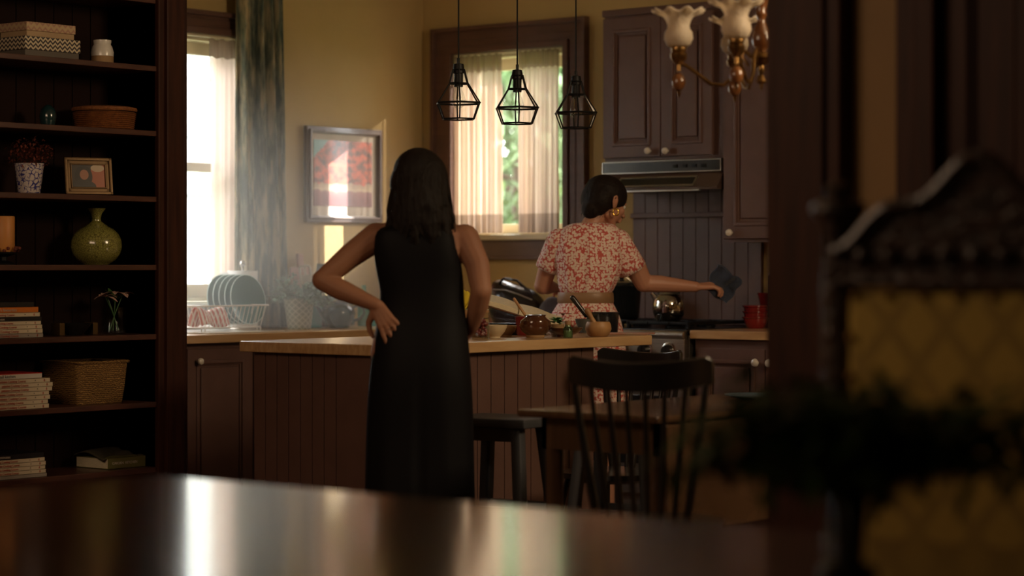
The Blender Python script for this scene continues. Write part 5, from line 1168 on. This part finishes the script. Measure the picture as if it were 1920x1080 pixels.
def face_parts(P, R, parent, sc=1.0, lip=True):
    for s in (-1, 1):
        MB().ell(P(.071, s*.031, .004), .0115*sc, u=16, v=10).build('eye', M['white'], parent, world=False)
        MB().ell(P(.0795, s*.032, .004), (.005*sc,)*3, u=12, v=8).build('iris', M['hair2'], parent, world=False)
        MB().chain([P(.082, s*.012, .027), P(.080, s*.030, .032), P(.068, s*.046, .026)], [.0028, .0032, .002], 8).build('eyebrow', M['hair2'], parent, world=False)
    MB().chain([P(.087, -.018, -.054), P(.0915, 0, -.052), P(.087, .018, -.054)], [.003, .006, .003], 8).build('lips', mat('lips', (.38, .10, .09), .4), parent, world=False)
# ---------------------------------------------------------------- the woman in black, back turned, hands on hips
w1 = atD(788, 7.93); S1 = FPX/7.93
def L1(px, py, y=0):           # outline measured at her distance
    return V(((px-788)/S1, y, CAM.z-(py-HOR)/S1))
P1 = thing('person', 'woman in a long sleeveless black dress seen from behind with hands on hips', 'person', (w1.x, w1.y, 0), TH)
b = MB()
b.loft([(0, 0, .80, .155, .105, .9), (0, 0, .92, .172, .115, .9), (0, .0, 1.02, .150, .10, .9), (.0, 0, 1.11, .132, .088, .9), (0, 0, 1.20, .138, .092, .9), (0, .0, 1.28, .150, .098, .9), (-.003, 0, 1.33, .155, .085, .9), (-.003, 0, 1.365, .125, .065, 1), (-.003, 0, 1.395, .07, .05, 1)], n=40)
b.chain([V((0, .005, 1.36)), V((0, .012, 1.46))], [.052, .046])
hp, R1 = head(b, (.0, .022, 1.507), (.25, 1, -.04), (0, 0, 1), .97)
sl, el, wl = L1(708, 442, 0), L1(606, 525, -.035), L1(708, 571, -.075)
b.chain([sl+V((.02, 0, -.005)), sl+V((-.005, 0, -.005)), (sl+el)/2+V((-.002, 0, .004)), el], [.050, .051, .043, .035]); b.chain([el, el*.65+wl*.35+V((0, 0, -.004)), wl], [.036, .037, .0235])
sr, er, wr = L1(872, 447, 0), L1(903, 545, -.05), L1(885, 612, .03)
b.chain([sr+V((-.02, 0, 0)), sr, (sr+er)/2+V((.014, 0, .0)), er], [.048, .050, .043, .036]); b.chain([er, er*.6+wr*.4+V((.002, 0, 0)), wr], [.037, .036, .024])
tl_ = hand(b, wl, V((.50, -.22, -.80)), (-.25, -1, .25), (-.75, .1, -.5), curl=(.20, .24, .28, .34), spread=.17, sc=.96, tout=1.1)
hand(b, wr, V((-.55, .35, -.45)), (.6, .6, .3), (-.3, -.1, .9), curl=(.35, .4, .4, .45), spread=.08, sc=.95)
for s in (-1, 1):
    b.chain([V((s*.085, 0, .84)), V((s*.088, .0, .48)), V((s*.09, -.02, .10))], [.092, .058, .036]); b.chain([V((s*.09, -.03, .055)), V((s*.098, .12, .03))], [.032, .024])
body1 = mesh_obj('body', remeshed(b, .0038, 4), M['skin1'], P1)
face_parts(hp, R1, P1, .97)
nl = MB()
for t_, d_ in tl_: nl.ell(t_+V((0, -.0055, 0)), (.0045, .003, .006), u=10, v=8)
nl.build('fingernails', mat('nail', (.62, .42, .34), .25), P1, world=False)
MB().tube([wl+V((.50, -.22, -.80)).normalized()*.001+V((.050+.0105*math.cos(a)*.8, -.038+.0105*math.sin(a), -.078+.004*math.cos(a))) for a in [2*PI*i/20 for i in range(20)]], .0014, 6, closed=True).build('ring', M['chrome'], P1, world=False)
# dress: fitted bodice, long straight skirt; outline in px at her distance
prof = [(283, 0, 0)]
def ring(py, xl, xr, dep, y=0, p=.86): a, c = L1(xl, py), L1(xr, py); return ((a.x+c.x)/2, y, a.z, (c.x-a.x)/2, dep, p)
rg = [ring(420, 742, 828, .070, 0, 1), ring(424, 722, 844, .084, 0, .7), ring(432, 705, 854, .096, 0, .55), ring(455, 701, 857, .104, 0, .55), ring(490, 702, 864, .110, 0, .7), ring(520, 708, 869, .108), ring(545, 714, 870, .101), ring(570, 712, 871, .100), ring(600, 708, 874, .106), ring(640, 702, 879, .120, -.004), ring(690, 694, 883, .130, -.006), ring(740, 690, 886, .130, -.004), ring(800, 687, 888, .126), ring(870, 685, 889, .125), ring(960, 684, 891, .130), ring(1050, 684, 893, .135), ring(1120, 684, 893, .137)]
rg = rg[::-1]
def fold1(a, x, y, i, z):
    k = max(0, min(1, (1.0-z)/.6)); f = 1+k*(.022*math.sin(6*a+1.2)+.018*math.sin(11*a+z*2))
    yy = y*f
    if y < 0: yy += k*.020*math.exp(-((x-.005)/.02)**2)-.0035*math.sin(30*z+9*x)*(1 if z > 1.05 else .3)
    return x*(1+k*.010*math.sin(9*a)), yy, 0
dr = MB().loft(rg, n=120, f=fold1)
dress = dr.build('dress', M['blackdress'], P1, world=False, mods=[('SUBSURF', dict(levels=1, render_levels=1))])
# hair
b = MB(); hc = V((.0, .022, 1.507))
b.ell(hp(-.022, 0, .034), (.088, .103, .088), R1); b.ell(hp(-.055, 0, -.01), (.094, .070, .098), R1)
random.seed(31)
for i in range(64):
    t = (i+.5)/64; a = -PI*1.04+PI*1.08*t; r0 = .072+.012*random.random()
    x0 = math.cos(a)*r0; y0 = math.sin(a)*.075-.012
    edge = abs(t-.5)*2; ln = random.uniform(.20, .275)-.03*edge
    pts = []; ph = random.uniform(0, 6.28)
    ca_, sa_ = math.cos(a), math.sin(a)
    for th_ in (.15, .55, .95, 1.35): pts.append(V((ca_*math.sin(th_)*.083, .018+sa_*math.sin(th_)*.095-.012, 1.512+.098*math.cos(th_))))
    e_ = pts[-1]
    for s_ in range(1, 7):
        q = s_/6; pts.append(V((e_.x*(.97+(.42*q*q+.10*q)*(1-.15*edge))+.013*math.sin(7*q+ph)*q, e_.y-(.022*math.sin(PI*q)+.012*q)*(1 if sa_ < 0 else .2)-.004*math.sin(7*q+ph), e_.z-ln*q)))
    b.chain(pts, [.014, .016, .016, .016, .016, .015, .013, .011, .008, .003], 8)
hair1 = mesh_obj('hair', remeshed(b, .0036, 1, .4), M['hair1'], P1)
b = MB()
for i in range(24):                                     # loose locks over the surface and at the tips
    left = i % 2; side = -1 if left else 1; ph = random.uniform(0, 6.28); r_ = random.uniform(.078, .094); ln = random.uniform(.16, .26); pts = []
    if i > 30: side = random.uniform(-1, 1)
    for s_ in range(9):
        q = s_/8; pts.append(V((side*(r_+.028*q*random.uniform(.9, 1.1))+.010*math.sin(8*q+ph)*q, -.030-.055*q*(1-abs(side)*.6)-(.075 if abs(side) < .95 else 0)*(1-abs(side)*.5), 1.52-.04*q-ln*q)))
    b.tube(pts, .003, 6, rad=[.003, .004, .0042, .004, .0036, .003, .0024, .0016, .0006])
b.build('loose_locks', M['hair1'], P1, world=False)
# ---------------------------------------------------------------- the woman in the floral dress, reaching across the stove
w2 = atD(1100, 10.20); S2 = FPX/10.20
def L2(px, py, y=0): return V(((px-1100)/S2, y, CAM.z-(py-HOR)/S2))
P2 = thing('person', 'woman in a belted red and white floral dress reaching right with a dark cloth', 'person', (w2.x, w2.y, 0), TH)
b = MB()
b.loft([(0, 0, .78, .15, .10, .9), (0, 0, .90, .16, .108, .9), (0, 0, 1.0, .125, .09, .9), (-.002, 0, 1.08, .108, .082, .9), (.005, 0, 1.18, .125, .09, .9), (.012, 0, 1.28, .142, .095, .9), (.015, 0, 1.33, .13, .08, .9), (.012, 0, 1.37, .085, .06, 1), (.010, 0, 1.40, .05, .048, 1)], n=40)
b.chain([V((.005, .0, 1.36)), L2(1112, 418, .01), L2(1126, 395, .025)], [.052, .046, .046])
h2, R2 = head(b, L2(1139, 381, .035), V((.78, .55, -.32)), V((.12, .14, 1)), .975)
sl, el, wl = L2(1044, 455, 0), L2(1018, 536, .07), V((-.14, .30, 1.12))
b.chain([sl+V((.03, 0, 0)), sl, (sl+el)/2+V((-.004, 0, 0)), el], [.05, .05, .043, .038]); b.chain([el, el*.6+wl*.4, wl], [.039, .036, .024])
hand(b, wl, V((.3, 1, -.1)), (0, .1, 1), (1, 0, 0), curl=(.4, .45, .5, .55), sc=.93)
sr, er, wr = L2(1168, 466, .01), L2(1208, 531, .06), L2(1308, 538, .10)
b.chain([sr+V((-.03, 0, 0)), sr, (sr+er)/2+V((.006, 0, .003)), er], [.052, .055, .050, .041]); b.chain([er, er*.68+wr*.32+V((0, 0, .002)), wr], [.039, .0385, .0235])
hand(b, wr, V((1, .12, .05)), (-.10, -.25, 1), (.1, .8, .55), curl=(.65, .72, .8, .85), spread=.06, sc=1.0, tcurl=.8, tout=.6)
for s in (-1, 1):
    b.chain([V((s*.08, 0, .84)), V((s*.085, 0, .47)), V((s*.085, -.02, .09))], [.088, .055, .034]); b.chain([V((s*.085, -.03, .05)), V((s*.095, .12, .03))], [.031, .023])
mesh_obj('body', remeshed(b, .0038, 4), M['skin2'], P2)
face_parts(h2, R2, P2, .975)
er_ = h2(-.010, .094, -.052)
MB().tube([er_+V((.012*math.cos(a), -.004, .015*math.sin(a))) for a in [2*PI*i/24 for i in range(24)]], .0038, 10, closed=True).build('earring', M['gold'], P2, world=False)
# hair: short dark hair drawn back to a low bun
b = MB()
b.ell(h2(-.020, 0, .038), (.089, .104, .086), R2); b.ell(h2(-.060, 0, .005), (.085, .068, .086), R2); b.ell(h2(-.080, 0, -.050), (.050, .042, .050), R2)
for i in range(26):
    a = -1.2+2.4*i/25; p0 = h2(.045, .06*math.sin(a), .085*math.cos(a)*.6+.040); b.chain([p0, h2(-.03, .083*math.sin(a), .088*math.cos(a)*.9+.030), h2(-.085, .06*math.sin(a), .02)], [.008, .010, .010], 8)
hair2 = mesh_obj('hair', remeshed(b, .004, 2, .4), M['hair2'], P2)
b = MB(); random.seed(17)
for i in range(26):
    s0 = random.uniform(-1, 1); ph = random.uniform(0, 6); p = h2(-.08+random.uniform(-.02, .02), .05*s0, -.06); b.tube([p, p+V((.008*math.sin(ph), .004*math.cos(ph), -.016)), p+V((.014*math.sin(ph+1), .006*math.cos(ph), -.032))], .0012, 5, rad=[.0018, .0014, .0006])
b.build('loose_locks', M['hair2'], P2, world=False)
# floral print
fl, nt, bs = new_mat('floral_print'); bs.inputs['Roughness'].default_value = .8
tc = nd(nt, 'ShaderNodeTexCoord'); vr = nd(nt, 'ShaderNodeTexVoronoi'); vr.inputs['Scale'].default_value = 84; vr.inputs['Randomness'].default_value = .75; nt.links.new(tc.outputs['Object'], vr.inputs[0])
sb = nd(nt, 'ShaderNodeVectorMath', operation='SUBTRACT'); nt.links.new(tc.outputs['Object'], sb.inputs[0])
nz = nd(nt, 'ShaderNodeTexNoise'); nz.inputs['Scale'].default_value = 150; nt.links.new(tc.outputs['Object'], nz.inputs[0])
dd = mth(nt, 'ADD', vr.outputs['Distance'], mth(nt, 'MULTIPLY', mth(nt, 'SUBTRACT', nz.outputs[0], .5), .75))
rp = nd(nt, 'ShaderNodeValToRGB'); e = rp.color_ramp.elements; rp.color_ramp.interpolation = 'LINEAR'
e[0].position = .06; e[0].color = (.55, .16, .05, 1); e[1].position = .11; e[1].color = (.80, .68, .58, 1)
q = e.new(.52); q.color = (.80, .64, .56, 1); q = e.new(.585); q.color = (.54, .10, .08, 1)
nt.links.new(dd, rp.inputs[0]); nt.links.new(rp.outputs[0], bs.inputs['Base Color'])
def ring2(py, xl, xr, dep, y=0, p=.86): a, c = L2(xl, py), L2(xr, py); return ((a.x+c.x)/2, y, a.z, (c.x-a.x)/2, dep, p)
rg = [ring2(417, 1080, 1143, .056, .0, 1), ring2(421, 1066, 1153, .068), ring2(430, 1050, 1163, .085), ring2(445, 1040, 1170, .10), ring2(470, 1036, 1173, .112), ring2(500, 1042, 1168, .115), ring2(525, 1045, 1160, .112), ring2(545, 1049, 1148, .104), ring2(556, 1050, 1146, .100)]
def fold2(a, x, y, i, z):
    k = math.exp(-((z-1.14)/.09)**2); g = 1+.020*k*math.sin(16*a)+.010*math.sin(9*a+12*z)
    return x*g, y*g-(.007*math.exp(-((x-.0)/.012)**2) if y < 0 and z > 1.08 else 0), 0
top = MB().loft(rg[::-1], n=140, f=fold2)
top.build('bodice', fl, P2, world=False, mods=[('SUBSURF', dict(levels=1, render_levels=1))])
def sleeve(s, e, r0, r1, sd):
    d = (e-s).normalized(); b = MB(); N = 6; u = d.cross(V((0, 1, 0))).normalized(); v = d.cross(u); rows = []
    for i in range(N+1):
        t = i/N; c = s+(e-s)*t; r = r0+(r1-r0)*t; row = []
        for j in range(36):
            a = 2*PI*j/36; rr = r*(1+.03*t*math.sin(5*a+sd)+.02*math.sin(8*a+sd*2)); row.append(b.bm.verts.new(c+(u*math.cos(a)+v*math.sin(a))*rr))
        rows.append(row)
    for A, B_ in zip(rows, rows[1:]):
        for j in range(36): b.bm.faces.new((A[j], A[(j+1) % 36], B_[(j+1) % 36], B_[j]))
    b.ell(s, (r0, r0, r0)); return b.build('sleeve', fl, P2, world=False, mods=[('SOLIDIFY', dict(thickness=.002))])
s0 = sl+V((.012, 0, .004)); sleeve(s0, s0+(el-s0).normalized()*.135, .059, .063, 1)
s0 = L2(1158, 455, 0); sleeve(s0, s0+(L2(1186, 505, .04)-s0), .062, .068, 2.4)
MB().loft([(L2(1098, 568).x, 0, L2(1098, 568).z, .124, .108, .86), (L2(1098, 566).x, 0, L2(1098, 566).z, .1265, .111, .86), (L2(1098, 551).x, 0, L2(1098, 551).z, .1245, .110, .86), (L2(1098, 548).x, 0, L2(1098, 548).z, .122, .107, .86)], n=64).build('belt', M['belt'], P2, world=False)
rg = [ring2(556, 1051, 1145, .100), ring2(568, 1048, 1149, .106), ring2(585, 1037, 1158, .125), ring2(605, 1028, 1165, .140), ring2(650, 1024, 1171, .152), ring2(710, 1020, 1176, .165), ring2(780, 1015, 1180, .178), ring2(850, 1010, 1184, .19)]
def fold3(a, x, y, i, z):
    k = min(1, max(0, (1.10-z)*5)); g = 1+.035*k*math.sin(17*a)+.02*k*math.sin(29*a+1)+.03*k*math.sin(5*a); return x*g, y*g, 0
MB().loft(rg[::-1], n=180, f=fold3).build('skirt', fl, P2, world=False, mods=[('SUBSURF', dict(levels=1, render_levels=1))])
# the cloth in her hand
cpos = wm(P2) @ L2(1361, 534, .128)
def cl(u, v):
    x = (u-.5)*.125; z = (.5-v)*.125; a = .55
    p = V((x*math.cos(a)+z*math.sin(a), .016*math.sin(9*u+2*v)+.014*math.sin(7*v-3*u), -x*math.sin(a)+z*math.cos(a)))
    return p+V((.006*math.sin(11*v), 0, .006*math.sin(9*u)))
o = MB().grid(26, 26, cl).build('cleaning_cloth', M['cloth'], mods=[('SOLIDIFY', dict(thickness=.010)), ('SUBSURF', dict(levels=1, render_levels=1))])
o.location = cpos; o.rotation_euler = (0, 0, TH); tag(o, 'dark blue cloth held out in the hand of the woman in the floral dress', 'cloth')
